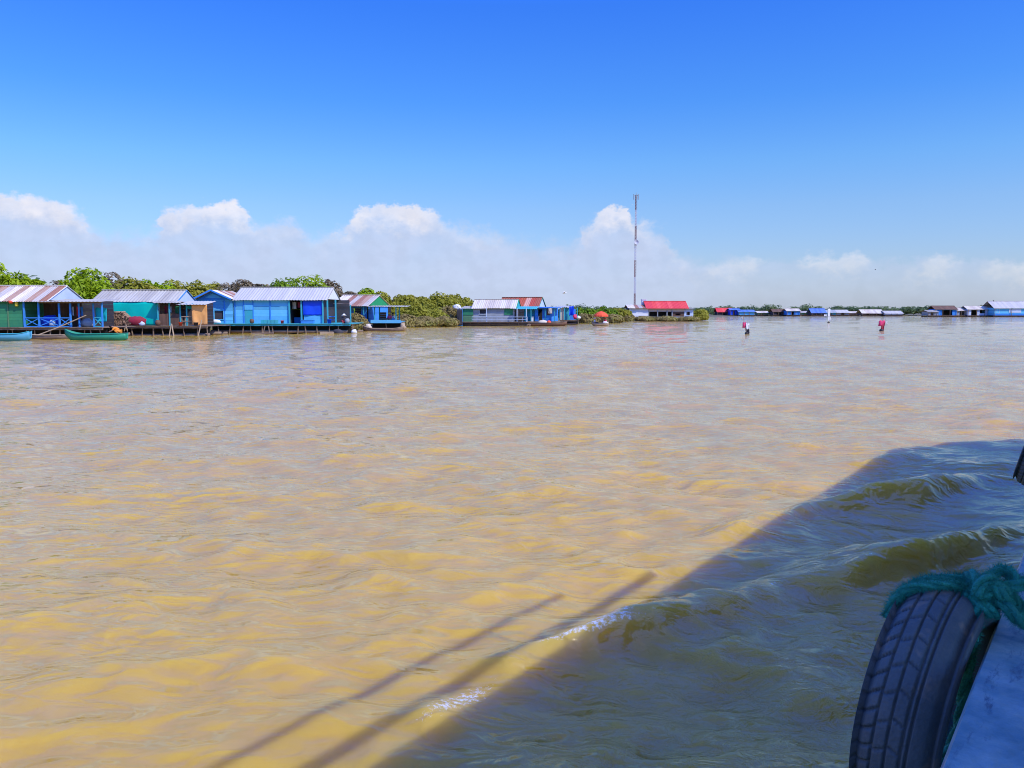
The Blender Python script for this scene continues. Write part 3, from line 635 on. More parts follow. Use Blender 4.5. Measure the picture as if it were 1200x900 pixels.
Y = 128; x = lambda p: X(p, Y); z = lambda p: Z(p, Y); zd = z(375)
h = empty('market_stall', (x(665), Y + 1.5, 0), 'small floating stall with pale roof and blue tarp at its right', 'stall')
platform(h, x(656), x(678), Y - .3, Y + 3, zd, M['wood'], step=1.5, logs=2)
mb = MB(); slope(mb, x(655), x(668), Y - .4, z(360), Y + 3, z(358)); mb.build('roof', M['roof_white'], h)
planks(MB(), x(656), x(661), Y, zd, z(361), .3).build('wall', M['cream'], h)
planks(MB(), x(661), x(667), Y + .3, zd, z(361), .3).build('wall', M['turq'], h)
planks(MB(), x(656), x(676), Y + 2.8, zd, z(362), .3).build('wall', M['blue'], h)
posts(h, [x(656), x(661), x(667), x(676)], Y - .2, zd, z(360.6), M['turq'], .13)
cloth_grid(MB(), x(666.5), x(672), Y - .4, z(369.5), z(358.7), .25, 6, 14, 10, 5).thing('tarp', M['royal'], 'bright blue tarp draped at the right end of the small stall', 'tarp', smooth=True)
MB().blob((x(673.5), Y - .1, zd + .55), (.36, .3, .34), 41, .8, floor=zd + .005).thing('sack', M['pink'], 'pink sack on the stall deck under the bright blue tarp', 'sack', smooth=True)
MB().blob((x(677.5), Y - .2, zd + .35), (.36, .3, .24), 42, .8, floor=zd + .005).thing('sack', M['white'], 'white sack at the right edge of the small stall deck', 'sack', smooth=True)

# umbrella boat
Y = 118; x = lambda p: X(p, Y); z = lambda p: Z(p, Y)
canoe('wooden_boat', x(693), x(713), Y, .38, 1.0, M['palewood'], M['wood'], 'small tan wooden boat carrying a red umbrella on open water', group=None, thwarts=1)
u = empty('umbrella', (x(704), Y, .1), 'red orange umbrella standing in the small boat', 'umbrella')
MB().tube([(x(704), Y, .05), (x(704), Y, z(364.8))], .03, 6).build('pole', M['palewood'], u)
n = 16; mb = MB(); cx, cz = x(704), z(364.6)
prof = [(.01, 0), (.35, -.09), (.75, -.3), (1.05, -.62), (1.07, -.78)]
vs = [(cx + q * math.cos(6.2832 * i / n) * (1 if i % 2 == 0 or q < .3 else .965), Y + q * math.sin(6.2832 * i / n) * (1 if i % 2 == 0 or q < .3 else .965), cz + zz) for off in (0, -.02) for q, zz in [(q, zz + off) for q, zz in prof] for i in range(n)]
m_ = len(prof) * n
fs = [(j * n + i, j * n + (i + 1) % n, (j + 1) * n + (i + 1) % n, (j + 1) * n + i) for j in range(4) for i in range(n)]
fs += [tuple(m_ + q for q in f[::-1]) for f in fs] + [(4 * n + i, 4 * n + (i + 1) % n, m_ + 4 * n + (i + 1) % n, m_ + 4 * n + i) for i in range(n)]
mb.add(vs, fs); mb.build('canopy', M['redorange'], u)
person((x(696.5), Y, .22), R(70), 'sit', 'person in white shirt seated left under the red umbrella', M['white'], M['dark'], M['white'])
person((x(709), Y, .22), R(-50), 'sit', 'person in red shirt seated right under the red umbrella', M['pink'], M['dark'], M['redorange'])
MB().blob((x(708.5), Y - .3, .45), (.4, .22, .2), 43, .3, floor=.2).thing('cargo_heap', M['white'], 'white parcel in the bow of the umbrella boat', 'cargo', smooth=True)

# red roofed building and mast
Y = 171; x = lambda p: X(p, Y); z = lambda p: Z(p, Y)
zd, ze, zr = z(373.5), z(360.3), Z(353, Y + 3)
h = empty('riverside_building', (x(778), Y + 3, 0), 'long white walled building with bright red metal roof below the mast', 'building')
platform(h, x(736), x(814), Y - .6, Y + 6, zd, M['wood'], step=2.2, logs=2)
planks(MB(), x(737), x(759), Y, zd, z(361), .4).build('wall', M['white'], h)
planks(MB(), x(759), x(801), Y + .1, z(365.2), ze - .1, .35).build('lintel_wall', M['cream'], h)
planks(MB(), x(759), x(801), Y + 2.2, zd, z(364), .4, True).build('wall', M['dark'], h)
planks(MB(), x(787), x(801), Y + .16, zd, z(365.4), .4, holes=[(x(791), x(797), z(370), z(366.5))]).build('wall', M['brown'], h)
MB().box(x(759), x(801), Y + .12, Y + .2, zd, z(371)).build('parapet', M['grey'], h)
posts(h, [x(759.5), x(770), x(781), x(787)], Y + .05, zd, z(364), M['grey'], .2)
planks(MB(), x(801), x(812), Y + .3, zd, z(361.3), .4, holes=[(x(804), x(808), z(369.5), z(364.5))]).build('wall', M['palebl'], h)
planks(MB(), x(737), x(812), Y + 5.8, zd, z(361), .5).build('wall', M['dark'], h)
side_wall(MB(), x(812), Y + .35, Y + 5.7, zd, z(361.3), .4).build('wall', M['white'], h)
side_wall(MB(), x(737.2), Y + .05, Y + 5.7, zd, z(361.3), .4).build('wall', M['grey'], h)
gable_roof(h, x(756), x(806), Y, Y + 6, ze, zr, M['roof_red'], oh=.5, jit=.02)
mb = MB(); slope(mb, x(735), x(757), Y - .5, z(361.2), Y + 3, z(357)); slope(mb, x(735), x(757), Y + 6.4, z(361.2), Y + 3.02, z(357)); mb.build('lower_roof', M['roof_rusty'], h)
mb = MB(); slope(mb, x(804), x(814), Y - .2, z(361.6), Y + 6, z(360)); mb.build('side_roof', M['roof_zinc'], h)
MB().box(x(754.5), x(759.5), Y + 3.2, Y + 4.4, z(357), z(350.9)).box(x(754), x(760), Y + 3.1, Y + 4.5, z(350.9), z(350.2)).build('roof_box', M['white'], h)
mb = MB(); mb.prism([(x(729), z(373)), (x(736.5), z(373)), (x(736.5), z(360.5))], Y + .4, Y + 3); mb.build('lean_to', M['dark'], h)
MB().box(x(801.5), x(806), Y - .7, Y - .2, zd, z(371)).box(x(801.2), x(806.3), Y - .75, Y - .15, z(371), z(370.6)).thing('cabinet', M['dark'], 'dark cabinet by the pale right end of the red roofed building', 'cabinet')
# lattice mast
Ym = 178; xm = X(743, Ym); base = .0; top = Z(229, Ym)
mt = empty('radio_mast', (xm, Ym, 0), 'tall thin red and white banded lattice radio mast', 'mast')
cuts = [364, 344, 325, 305, 288, 265, 246, 229]; tri = [(.2 * math.cos(a), .2 * math.sin(a)) for a in (R(90), R(210), R(330))]
zprev = -.5
for k, c in enumerate(cuts[1:]):
    zt = Z(c, Ym); mb = MB()
    for (dx, dy) in tri: mb.tube([(xm + dx, Ym + dy, zprev), (xm + dx, Ym + dy, zt)], .045, 5)
    nb = max(2, round((zt - zprev) / .6))
    for i in range(nb):
        za, zb = zprev + (zt - zprev) * i / nb, zprev + (zt - zprev) * (i + 1) / nb
        for j in range(3):
            a, b_ = tri[j], tri[(j + 1) % 3]
            mb.tube([(xm + a[0], Ym + a[1], za), (xm + b_[0], Ym + b_[1], zb)], .022, 4, False)
            mb.tube([(xm + a[0], Ym + a[1], zb), (xm + b_[0], Ym + b_[1], zb)], .02, 4, False)
    mb.build('mast_section', M['steel_red'] if k % 2 == 0 else M['steel_white'], mt); zprev = zt
mb = MB(); mb.tube([(xm, Ym, top), (xm, Ym, top + .6)], .05, 6); mb.box(xm - .55, xm + .55, Ym - .05, Ym + .05, top - .1, top)
for s_ in (-.5, 0, .45): mb.tube([(xm + s_, Ym - .1, top - .9), (xm + s_, Ym - .1, top + .25)], .09, 6)
mb.build('antenna', M['grey'], mt)
mb = MB(); zz = Z(284, Ym); n = 16
mb.add([(xm + .15 + q * math.cos(6.2832 * i / n), Ym - .4 - d, zz + q * math.sin(6.2832 * i / n)) for q, d in ((.01, 0), (.3, .05), (.5, .16), (.52, .16), (.3, 0), (.01, -.06)) for i in range(n)],
       [(j * n + i, (j + 1) * n + i, (j + 1) * n + (i + 1) % n, j * n + (i + 1) % n) for j in range(5) for i in range(n)]); mb.build('dish', M['steel_white'], mt, True)

# ------------------------------------------------------------------ far houses
def far_house(p0, p1, ridge, eave, Y, wall, roof, label, base=370.3, depth=5, cat='house', open_=(), wins=(), sign=None, deckm='wood', gable='white', name='floating_house'):
    x = lambda p: X(p, Y); z = lambda p: Z(p, Y)
    zd = max(.5, z(base - 1.2)); ze, zr = z(eave), Z(ridge, Y + depth / 2)
    h = empty(name, (x((p0 + p1) / 2), Y + depth / 2, 0), label, cat, 'floating houses on the far side')
    platform(h, x(p0) - .3, x(p1) + .3, Y - .5, Y + depth, zd, M[deckm], step=3, logs=2)
    planks(MB(), x(p0), x(p1), Y, zd, ze - .05, .35, holes=[(x(a), x(b), zd + .05 if full else zd + .9, ze - .3) for a, b, full in open_]).build('wall', M[wall], h)
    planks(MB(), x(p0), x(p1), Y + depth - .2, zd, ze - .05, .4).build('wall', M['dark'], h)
    for p in (p0, p1): side_wall(MB(), x(p) + (.03 if p == p0 else 0), Y + .04, Y + depth - .25, zd, ze - .05, .4).build('wall', M[wall], h)
    gable_roof(h, x(p0) - .4, x(p1) + .4, Y, Y + depth, ze, zr, M[roof], oh=.5, jit=.03)
    gable_end(h, x(p1) + .4, Y, Y + depth, ze, zr, M[gable])
    for a, b in wins: window(h, x(a), x(b), Y, zd + .8, ze - .4, M['white'])
    posts(h, [x(p0 + (p1 - p0) * i / 3) for i in range(4)], Y - .35, zd, ze - .1, M['wood'], .12)
    return h
far_house(840, 857, 360.8, 365, 322, 'dark', 'roof_red', 'far house with red roof and dark walls, leftmost beyond the water', open_=[(845, 849, True)])
far_house(855, 866, 361.5, 363, 318, 'royal', 'roof_blue', 'far deep blue walled house just right of the red roof', open_=[(858, 860, True)])
far_house(865, 883, 363, 365.2, 316, 'ltblue', 'roof_blue', 'low far light blue house between deep blue house and green shed', open_=[(870, 873, False), (877, 880, False)])
far_house(887, 899, 364.5, 366.3, 330, 'olive', 'roof_tan', 'low far olive shed with tan roof right of light blue house', open_=[(890, 893, True)])
far_house(905, 922, 362, 365, 325, 'dark', 'brown', 'far dark house with brown roof left of the blue walled one', open_=[(909, 914, True)])
far_house(921, 936, 361.5, 364, 321, 'blue', 'roof_tan', 'far blue walled house with tan roof next to dark house', open_=[(926, 929, True)])
far_house(938, 949, 364.5, 366.3, 335, 'green', 'roof_zinc', 'low far green shed with zinc roof left of blue roofed house', open_=[(941, 945, True)])
far_house(950, 966, 361.3, 366, 322, 'dark', 'roof_blue', 'far house with broad deep blue roof behind the white flag', open_=[(954, 958, True)])
far_house(966, 978, 363, 366, 328, 'turq', 'grey', 'far turquoise house with grey roof right of the white flag', open_=[(970, 973, True)])
far_house(979, 993, 363, 366, 330, 'grey', 'roof_white', 'far grey house with white roof between turquoise and brown houses', open_=[(984, 988, True)])
far_house(994, 1005, 364.8, 366.6, 335, 'brown', 'roof_tan', 'low far brown shed with tan roof left of the large brown house', open_=[(997, 1000, True)])
far_house(1009, 1033, 362.5, 366.5, 318, 'brown', 'roof_tan', 'large far brown house with tan roof behind the maroon flag', open_=[(1014, 1019, True), (1024, 1029, True)])
far_house(1036, 1056, 364.2, 367, 316, 'white', 'roof_white', 'far low white house with white roof right of brown house', open_=[(1041, 1044, False), (1049, 1051, False)])
Yr = 292
far_house(1086, 1097, 363.5, 365, Yr - 2, 'grey', 'roof_zinc', 'low grey house at the left end of the right hand row', base=371, open_=[(1089, 1092, True)])
far_house(1094, 1119, 358.3, 362, Yr, 'blue', 'brown', 'far blue house with dull brown roof and green gable in the right hand row', base=371, open_=[(1102, 1114, True)], gable='gable_green')
far_house(1119, 1133, 360.5, 363.5, Yr + 1, 'grey', 'roof_tan', 'small far grey house between blue and open fronted houses', base=371, open_=[(1123, 1128, True)])
far_house(1132, 1161, 358.5, 362, Yr, 'palebl', 'roof_tan', 'far open fronted house with pale tan roof left of white roof', base=371, open_=[(1136, 1143, True), (1146, 1152, False), (1155, 1159, True)])
h = far_house(1163, 1222, 353, 360.5, Yr - 4, 'ltblue', 'roof_white', 'large bright blue hall with broad white roof at right edge', base=371.3, depth=8, wins=[(1166, 1169)], deckm='dark', cat='hall')
x = lambda p: X(p, Yr - 4); z = lambda p: Z(p, Yr - 4)
MB().box(x(1180), x(1194), Yr - 4.1, Yr - 4.04, z(366.5), z(362.2)).build('sign_board', M['palebl'], h)
planks(MB(), x(1163), x(1222), Yr - 4.03, z(370), z(367.4), .4).build('lower_wall', M['blue'], h)
MB().tube([(x(1169), Yr, z(357)), (x(1169), Yr, z(351.8))], .2, 8).build('vent_pipe', M['dark'], h)
# pale boats near the far bank
canoe('wooden_boat', X(808, 185), X(823, 185), 185, .3, 1.0, M['wood'], M['palewood'], 'small brown boat beside the right end of the red roofed building', thwarts=1)
canoe('wooden_boat', X(816, 196), X(829, 196), 196, .8, 1.2, M['white'], M['cream'], 'small pale boat drifting right of the red roofed building', thwarts=1)

# ------------------------------------------------------------------ fishing marker flags
def marker(px, base, Y, parts, label, lean=.1):
    r = empty('marker_buoy', (X(px, Y), Y, 0), label, 'fishing marker', 'flag marker buoys on the water')
    ht = max(Z(p[1], Y) for p in parts) + .05; xb = X(px, Y)
    MB().tube([(xb, Y, -.3), (xb + lean, Y, ht)], .025, 6).build('pole', M['palewood'], r)
    MB().blob((xb, Y, .06), (.22, .22, .16), 3, .1).build('float', M['dark'], r, True)
    for i, (p0, t, p1, bt, m) in enumerate(parts):
        cloth_grid(MB(), X(p0, Y), X(p1, Y), Y - .04 - .05 * i, Z(bt, Y), Z(t, Y), .1, 6, 10, 8, i + px, .02, .12, .15).build('flag', M[m], r, True)
    return r
marker(875, 391, 76, [(869.5, 377, 873.5, 384.2, 'pink'), (873, 378.5, 877.2, 386, 'white'), (866.8, 370.8, 869, 373.5, 'white'), (873.3, 385, 877, 390.5, 'dark')], 'marker buoy with pink and white flags, leftmost of the three', -.42)
marker(970, 378, 146, [(968.3, 361.5, 971.5, 371.5, 'white'), (969, 371, 972, 376, 'white'), (964, 368, 967, 370.5, 'white')], 'marker buoy with tall narrow all white flag', -.2)
marker(1032, 388, 88, [(1028.5, 375, 1036, 382, 'pink'), (1031, 380.5, 1035, 387, 'maroon'), (1036.2, 376, 1038, 380, 'white')], 'marker buoy with pink and maroon flags, rightmost of the three', .12)

# birds
def bird(px, py, Y, label, m, span=.9):
    c = Vector((X(px, Y), Y, Z(py, Y))); mb = MB()
    r = empty('bird', c, label, 'bird')
    MB().tube([c + Vector((-.25, 0, -.02)), c + Vector((-.12, 0, 0)), c + Vector((.08, 0, .02)), c + Vector((.2, 0, .05)), c + Vector((.3, 0, .05))], [.02, .08, .09, .055, .01], 8).build('body', m, r, True)
    for s_ in (-1, 1):
        w = [(.1, s_ * .04, .03), (-.1, s_ * .04, .03), (-.08, s_ * span * .28, .2), (.1, s_ * span * .28, .2), (-.12, s_ * span * .55, .1)]
        vs = [c + Vector(q) for q in w] + [c + Vector(q) + Vector((0, 0, .015)) for q in w]
        MB().add(vs, [(0, 1, 2, 3), (3, 2, 4), (8, 7, 6, 5), (9, 7, 8), (0, 3, 8, 5), (1, 6, 7, 2), (2, 7, 9, 4), (3, 4, 9, 8), (0, 5, 6, 1)]).build('wing', m, r)
bird(661, 343.3, 100, 'white bird flying above the red rust roof', M['white'], 1.1)
bird(1022, 316, 330, 'dark bird flying alone above the far right treeline', M['dark'], .8)

# ------------------------------------------------------------------ moored boats at left
canoe('wooden_boat', X(-26, 59), X(37, 59), 59, Z(391.5, 59), 1.0, M['boatblue'], M['turq'], 'faded blue wooden boat at the left edge below the green house', group='wooden boats at the bank', rise0=.1, rise1=.2)
canoe('wooden_boat', X(77, 60.5), X(150, 60.5), 60.5, Z(391.5, 60.5), 1.0, M['boatgreen'], M['boatgreen'], 'green wooden boat with raised prow before the firewood', group='wooden boats at the bank', rise0=.36, rise1=.06)
canoe('wooden_boat', X(36, 62.3), X(82, 62.3), 62.3, .3, .8, M['wood'], M['palewood'], 'low bare wooden boat between the blue and the green boats', group='wooden boats at the bank', rise0=.05, rise1=.1)
person((X(140, 60.5), 60.5, .42), R(-70), 'crouch', 'person in orange clothes crouching at the stern of the green boat', M['orangecl'], M['orangecl'])

# ------------------------------------------------------------------ trees
def leaves(n, cx, cy, cz, rx, ry, rz, size, seed, lobes=9, up=.6, fill=.72):
    g = np.random.default_rng(seed)
    lc = g.normal(0, 1, (lobes, 3)); lc /= np.linalg.norm(lc, axis=1)[:, None]; lc[:, 2] = np.abs(lc[:, 2]) * .9 - .15
    lc *= g.uniform(.35, .72, (lobes, 1)); lr = g.uniform(.28, .5, lobes)
    k = g.integers(0, lobes, n); d = g.normal(0, 1, (n, 3)); d /= np.linalg.norm(d, axis=1)[:, None]
    rr = g.uniform(fill, 1.08, n) ** .6
    p = lc[k] + d * (lr[k] * rr)[:, None]
    p = p * np.array([rx, ry, rz]) + np.array([cx, cy, cz])
    nr = d * .9 + g.normal(0, .38, (n, 3)) + np.array([0, 0, up]); nr /= np.linalg.norm(nr, axis=1)[:, None]
    t = np.cross(nr, g.normal(0, 1, (n, 3))); t /= np.linalg.norm(t, axis=1)[:, None]; b = np.cross(nr, t)
    s = size * g.uniform(.55, 1.3, n)[:, None]
    # pointed leaf clumps: a bent quad
    v = np.stack([p - t * s, p - b * s * .45 + nr * s * .12, p + t * s, p + b * s * .45 + nr * s * .12], 1)
    return v.reshape(-1, 3)
def quad_mesh(name, V, m):
    me = bpy.data.meshes.new(name); n = len(V) // 4
    me.vertices.add(len(V)); me.vertices.foreach_set('co', V.astype(np.float32).ravel())
    me.loops.add(n * 4); me.loops.foreach_set('vertex_index', np.arange(n * 4, dtype=np.int32))
    me.polygons.add(n); me.polygons.foreach_set('loop_start', np.arange(0, n * 4, 4, dtype=np.int32)); me.polygons.foreach_set('loop_total', np.full(n, 4, np.int32))
    me.update(calc_edges=True); me.materials.append(m); return me
def tree(px, py, hw, Y, kind, label, group='bushy trees behind the houses', n=5200, sz=.22, name='bushy_tree', low=.15):
    xx = X(px, Y); top = Z(py, Y); w = hw / F * Y
    seed = int(abs(px * 7 + py)) + 1
    r = empty(name, (xx, Y, 0), label, 'tree', group)
    g = random.Random(seed)
    t = MB()
    t.tube([(xx, Y, -.5), (xx + g.uniform(-.2, .2), Y, top * .3), (xx + g.uniform(-.4, .4), Y + .1, top * .75)], [.16, .13, .05], 7)
    for k in range(6):
        a = g.uniform(0, 6.28); zz = top * g.uniform(.12, .4)
        t.tube([(xx, Y, zz), (xx + math.cos(a) * w * .35, Y + math.sin(a) * w * .3, zz + top * .22), (xx + math.cos(a) * w * .62, Y + math.sin(a) * w * .5, top * g.uniform(.6, .85))], [.09, .06, .02], 6)
    t.build('trunk', M['trunk'], r)
    hz = top * (1 - low) / 2
    V = leaves(n, 0, 0, top - hz * 1.03, w * 1.02, w * .75, hz * 1.1, sz, seed, lobes=14)
    lo, hi = np.percentile(V[:, 2], 3), np.percentile(V[:, 2], 99.3); V[:, 2] = top * low + (V[:, 2] - lo) / (hi - lo) * top * (1 - low)
    xl, xh = np.percentile(V[:, 0], 1.5), np.percentile(V[:, 0], 98.5); V[:, 0] = -w + (V[:, 0] - xl) / (xh - xl) * 2 * w
    V[:, 2] = np.maximum(V[:, 2], .05)
    o = bpy.data.objects.new('crown', quad_mesh('crown', V, LEAF[kind])); COL.objects.link(o); o.parent = r
    return r
T = [  # px, top py, half width px, Y, kind, label
    (-30, 318, 35, 84, 'green', 'green bushy tree at the left edge of the picture'),
    (12, 314.5, 24, 82, 'lime', 'bright lime bushy tree rising over the green house roof'),
    (46, 328, 18, 86, 'lime', 'low lime bush between two taller trees over the rust striped roof'),
    (72, 333, 20, 90, 'brown', 'low brownish shrub over the ridge of the rust striped roof'),
    (104, 317, 31, 84, 'lime', 'large bright green domed tree between green and teal houses'),
    (146, 323, 24, 92, 'brown', 'greyish half bare tree right of the large domed tree'),
    (160, 329, 28, 88, 'olive', 'olive tree over the left half of the teal house roof'),
    (182, 331, 22, 90, 'lime', 'lime bush over the middle of the teal house roof'),
    (210, 331, 26, 94, 'olive', 'olive bush over the right end of the teal house roof'),
    (236, 333, 22, 96, 'olive', 'olive bush over the left slope of the blue gable'),
    (282, 330, 32, 104, 'brown', 'reddish brown bare tree over the cross gable of the blue house'),
    (255, 334, 18, 106, 'olive', 'small olive bush just left of the reddish brown tree'),
    (327, 330, 22, 102, 'green', 'green tree over the middle of the long pale roof'),
    (310, 335, 18, 108, 'brown', 'low brown shrub over the left part of the long pale roof'),
    (366, 326, 24, 100, 'lime', 'bright lime tree over the right half of the long pale roof'),
    (392, 331, 17, 104, 'brown', 'grey brown bare tree over the right end of the long pale roof'),
    (428, 340, 18, 108, 'lime', 'small lime tree over the rust roof of the green gable house'),
    (408, 343, 16, 110, 'brown', 'low grey brown shrub over the left end of the green gable house'),
    (452, 344, 18, 112, 'olive', 'olive tree behind the bright green gable'),
    (472, 347, 18, 114, 'olive', 'olive tree right of the bright green gable'),
    (492, 349, 18, 118, 'olive', 'olive tree standing left in the open bush gap'),
    (515, 345, 24, 122, 'olive', 'tall olive tree in the middle of the open bush gap'),
    (541, 347, 17, 126, 'olive', 'olive tree left of the grey house roof'),
    (535, 357, 14, 124, 'brown', 'brown shrub just behind the narrow dark hut'),
    (560, 356, 22, 135, 'olive', 'olive bush behind the left end of the grey house'),
]
for a in T: tree(*a)
B = [
    (420, 368, 11, 87.6, 'reed', 'dry brown bush in the water before the green gable house'),
    (483, 357, 20, 112, 'olive', 'low olive waterside bush right of the pavilion'),
    (505, 358, 20, 114, 'olive', 'low olive waterside bush above the long dark boat'),
    (528, 360, 16, 118, 'reed', 'low dry waterside bush left of the dark hut'),
    (478, 369, 16, 108, 'reed', 'dry brown reeds at the waterline right of the pavilion'),
    (500, 371, 16, 110, 'reed', 'dry brown reeds behind the prow of the long dark boat'),
    (522, 371, 14, 112, 'reed', 'dry brown reeds behind the stern of the long dark boat'),
]
for a in B: tree(*a, group='waterside bushes', n=3000, sz=.2, name='bush', low=.02)
C = [
    (686, 361.5, 12, 150, 'green', 'green bush between the small stall and the red umbrella'),
    (708, 360, 15, 165, 'green', 'green bush behind the red umbrella'),
    (726, 361.5, 12, 166, 'olive', 'olive bush left of the red roofed building'),
    (818, 363, 10, 176, 'olive', 'low olive bush right of the red roofed building'),
    (690, 368, 12, 140, 'reed', 'dry reeds behind the left side of the umbrella boat'),
    (716, 368.5, 12, 142, 'reed', 'dry reeds behind the right side of the umbrella boat'),
    (735, 368, 8, 166, 'reed', 'dry reeds at the left corner of the red roofed building'),
    (756, 370.5, 12, 166, 'reed', 'dry reeds before the white wall of the red roofed building'),
    (780, 370.5, 13, 166, 'reed', 'dry reeds before the dark front of the red roofed building'),
    (806, 371, 12, 166, 'reed', 'dry reeds before the pale right end of the red roofed building'),
]
for a in C: tree(*a, group='waterside bushes', n=2400, sz=.26, name='bush', low=.02)
# treeline along the far shore (one mass), haze put into its leaf colour
VV = []
g = np.random.default_rng(5)
def strip(p0, p1, Y0, Y1, h0, h1, n, size, step):
    p = p0; i = 0
    while p < p1:
        u = (p - p0) / (p1 - p0); Yc = Y0 + (Y1 - Y0) * u + g.uniform(-8, 8); hh = (h0 + (h1 - h0) * u) * g.uniform(.62, 1.12)
        w = step * 1.5 / F * Yc * g.uniform(.8, 1.4)
        V = leaves(n, X(p, Yc), Yc, hh * .47, w, w, hh * .62, size, int(abs(p) * 13) + i, lobes=8); V[:, 2] = np.maximum(V[:, 2], .02); VV.append(V)
        p += step * g.uniform(.6, 1.1); i += 1
strip(560, 760, 200, 210, 3.6, 3.6, 420, .3, 7)
strip(690, 850, 240, 352, 3.6, 4.6, 420, .38, 7)
strip(815, 1230, 355, 345, 4.6, 4.6, 420, .5, 7)
strip(1225, 2600, 350, 320, 4.6, 6, 260, .7, 18)
strip(-1500, 0, 100, 90, 6, 7, 400, .45, 50)
me = quad_mesh('treeline', np.concatenate(VV), LEAF['far']); o = bpy.data.objects.new('treeline', me); COL.objects.link(o)
tag(o, 'long low dark green treeline along the far shore', 'treeline', kind='stuff')
# low mud bank under the trees
mb = MB(); pts = [(-700, 92), (-60, 86), (-25, 100), (-8, 122), (10, 150), (38, 176), (60, 260), (110, 345), (420, 350), (900, 330)]
nx = len(pts); vs = []
for (a, b_) in pts: vs += [(a, b_, -.5), (a - 2, b_ + 3, .12), (a - 6, b_ + 12, .35), (a - 40, b_ + 500, .5)]
mb.add(vs, [(i * 4 + j, (i + 1) * 4 + j, (i + 1) * 4 + j + 1, i * 4 + j + 1) for i in range(nx - 1) for j in range(3)])
o = mb.build('terrain', mat('mud_bank', (.16, .12, .06), (.1, .1, .04), scale=.2)); o['kind'] = 'structure'; o['label'] = 'low muddy bank under the trees'

# ================================================================== the tour boat we stand on
AZ = R(36.95)
tb = bpy.data.objects.new('tour_boat', None); COL.objects.link(tb); tb.rotation_euler.z = -AZ; WL[tb.name] = Vector((0, 0, 0))
tag(tb, 'blue painted tour boat seen along its weathered gunwale at lower right', 'boat')
def Bw(lat, al, zz): return Vector((lat * math.cos(AZ) + al * math.sin(AZ), -lat * math.sin(AZ) + al * math.cos(AZ), zz))
BLUEP = mat('worn_blue_hull_paint', (.05, .18, .24), (.3, .45, .47), rough=.5, scale=9, bump=.35, bscale=35, wear=.5)
def scuff(m):
    t = m.node_tree; L = t.links.new; b = t.nodes['Principled BSDF']; src = b.inputs['Base Color'].links[0].from_socket
    tc = nd(t, 'ShaderNodeTexCoord'); mp = nd(t, 'ShaderNodeMapping'); mp.inputs['Scale'].default_value = (22, 5, 22); L(tc.outputs['Object'], mp.inputs[0])
    n = nd(t, 'ShaderNodeTexNoise'); n.inputs['Scale'].default_value = 1.0; n.inputs['Detail'].default_value = 8; n.inputs['Roughness'].default_value = .75; L(mp.outputs[0], n.inputs[0])
    r = nd(t, 'ShaderNodeValToRGB'); r.color_ramp.elements[0].position = .56; r.color_ramp.elements[1].position = .66; L(n.outputs['Fac'], r.inputs[0])
    mx = nd(t, 'ShaderNodeMix'); mx.data_type = 'RGBA'; mx.inputs[7].default_value = (.06, .12, .18, 1)
    L(r.outputs[0], mx.inputs[0]); L(src, mx.inputs[6]); L(mx.outputs[2], b.inputs['Base Color'])
scuff(BLUEP)
def sheer(a): return 1.45 + .012 * max(0, a - 3) ** 2 * (1 if a < 12 else 1)
ST = [-6, -4, -2, 0, 1, 2, 3, 4, 5, 6, 7, 8, 9, 10, 11, 12, 13, 14, 15]
def latp(a): return -.2 if a < 9.5 else -.2 + 1.3 * ((a - 9.5) / 5.5) ** 2
def lats(a): return 2.4 - latp(a)
mb = MB(); k = 12
for a in ST:
    p, q, s_ = latp(a), lats(a), min(1.45 + .014 * max(0, a - 3) ** 2, 2.6)
    w = min(.26, (q - p) * .35); r_ = min(.35, (q - p) * .25)
    sec = [(p + r_, -.35), (p + .06, .1), (p, s_ - .03), (p + .012, s_), (p + w, s_), (p + w, .55), (q - w, .55), (q - w, s_), (q - .012, s_), (q, s_ - .03), (q - .06, .1), (q - r_, -.35)]
    mb.v += [(u_, a, v_) for u_, v_ in sec]
for i in range(len(ST) - 1):
    for j in range(k): mb.f.append((i * k + j, (i + 1) * k + j, (i + 1) * k + (j + 1) % k, i * k + (j + 1) % k))
mb.f += [tuple(range(k))[::-1], tuple((len(ST) - 1) * k + j for j in range(k))]
mb.build('hull', BLUEP, tb)
# roof with tapered front, on posts
ZR = 3.0
poly = [(-.06, -6), (-.06, 13.6), (.5, 14.9), (1.45, 15.8), (2.0, 15.2), (2.46, 13.6), (2.46, -6)]
n = len(poly)
MB().add([(a, b_, ZR) for a, b_ in poly] + [(a, b_, ZR + .07) for a, b_ in poly], [tuple(range(n))[::-1], tuple(range(n, 2 * n))] + [(i, (i + 1) % n, (i + 1) % n + n, i + n) for i in range(n)]).build('roof', M['white'], tb)
for a in (-5, -2.5, 4, 7, 10):
    for la in (.03, 2.36):
        sz = min(1.45 + .014 * max(0, a - 3) ** 2, 2.6); MB().box(la + .04, la + .1, a - .03, a + .03, sz, ZR).build('post', M['blue'], tb)
for la, zz, w, ae in ((.02, 3.42, .06, 6.0), (-.02, 3.78, .026, 5.2)):
    MB().box(la - w / 2, la + w / 2, -5.8, ae, zz - .025, zz + .025).build('roof_rail', M['white'], tb)
for a in (-5.5, -2, 1.2, 4.2):
    MB().box(-.02, .0, a - .01, a + .01, ZR + .07, 3.755).build('rail_post', M['white'], tb)
for a in (-3, -1.5, 1.6, 3.2, 4.8):
    MB().box(.9, 2.0, a, a + .4, .95, 1.0).box(.95, 1.0, a + .05, a + .35, .55, .95).box(1.9, 1.95, a + .05, a + .35, .55, .95).build('bench', M['wood'], tb)

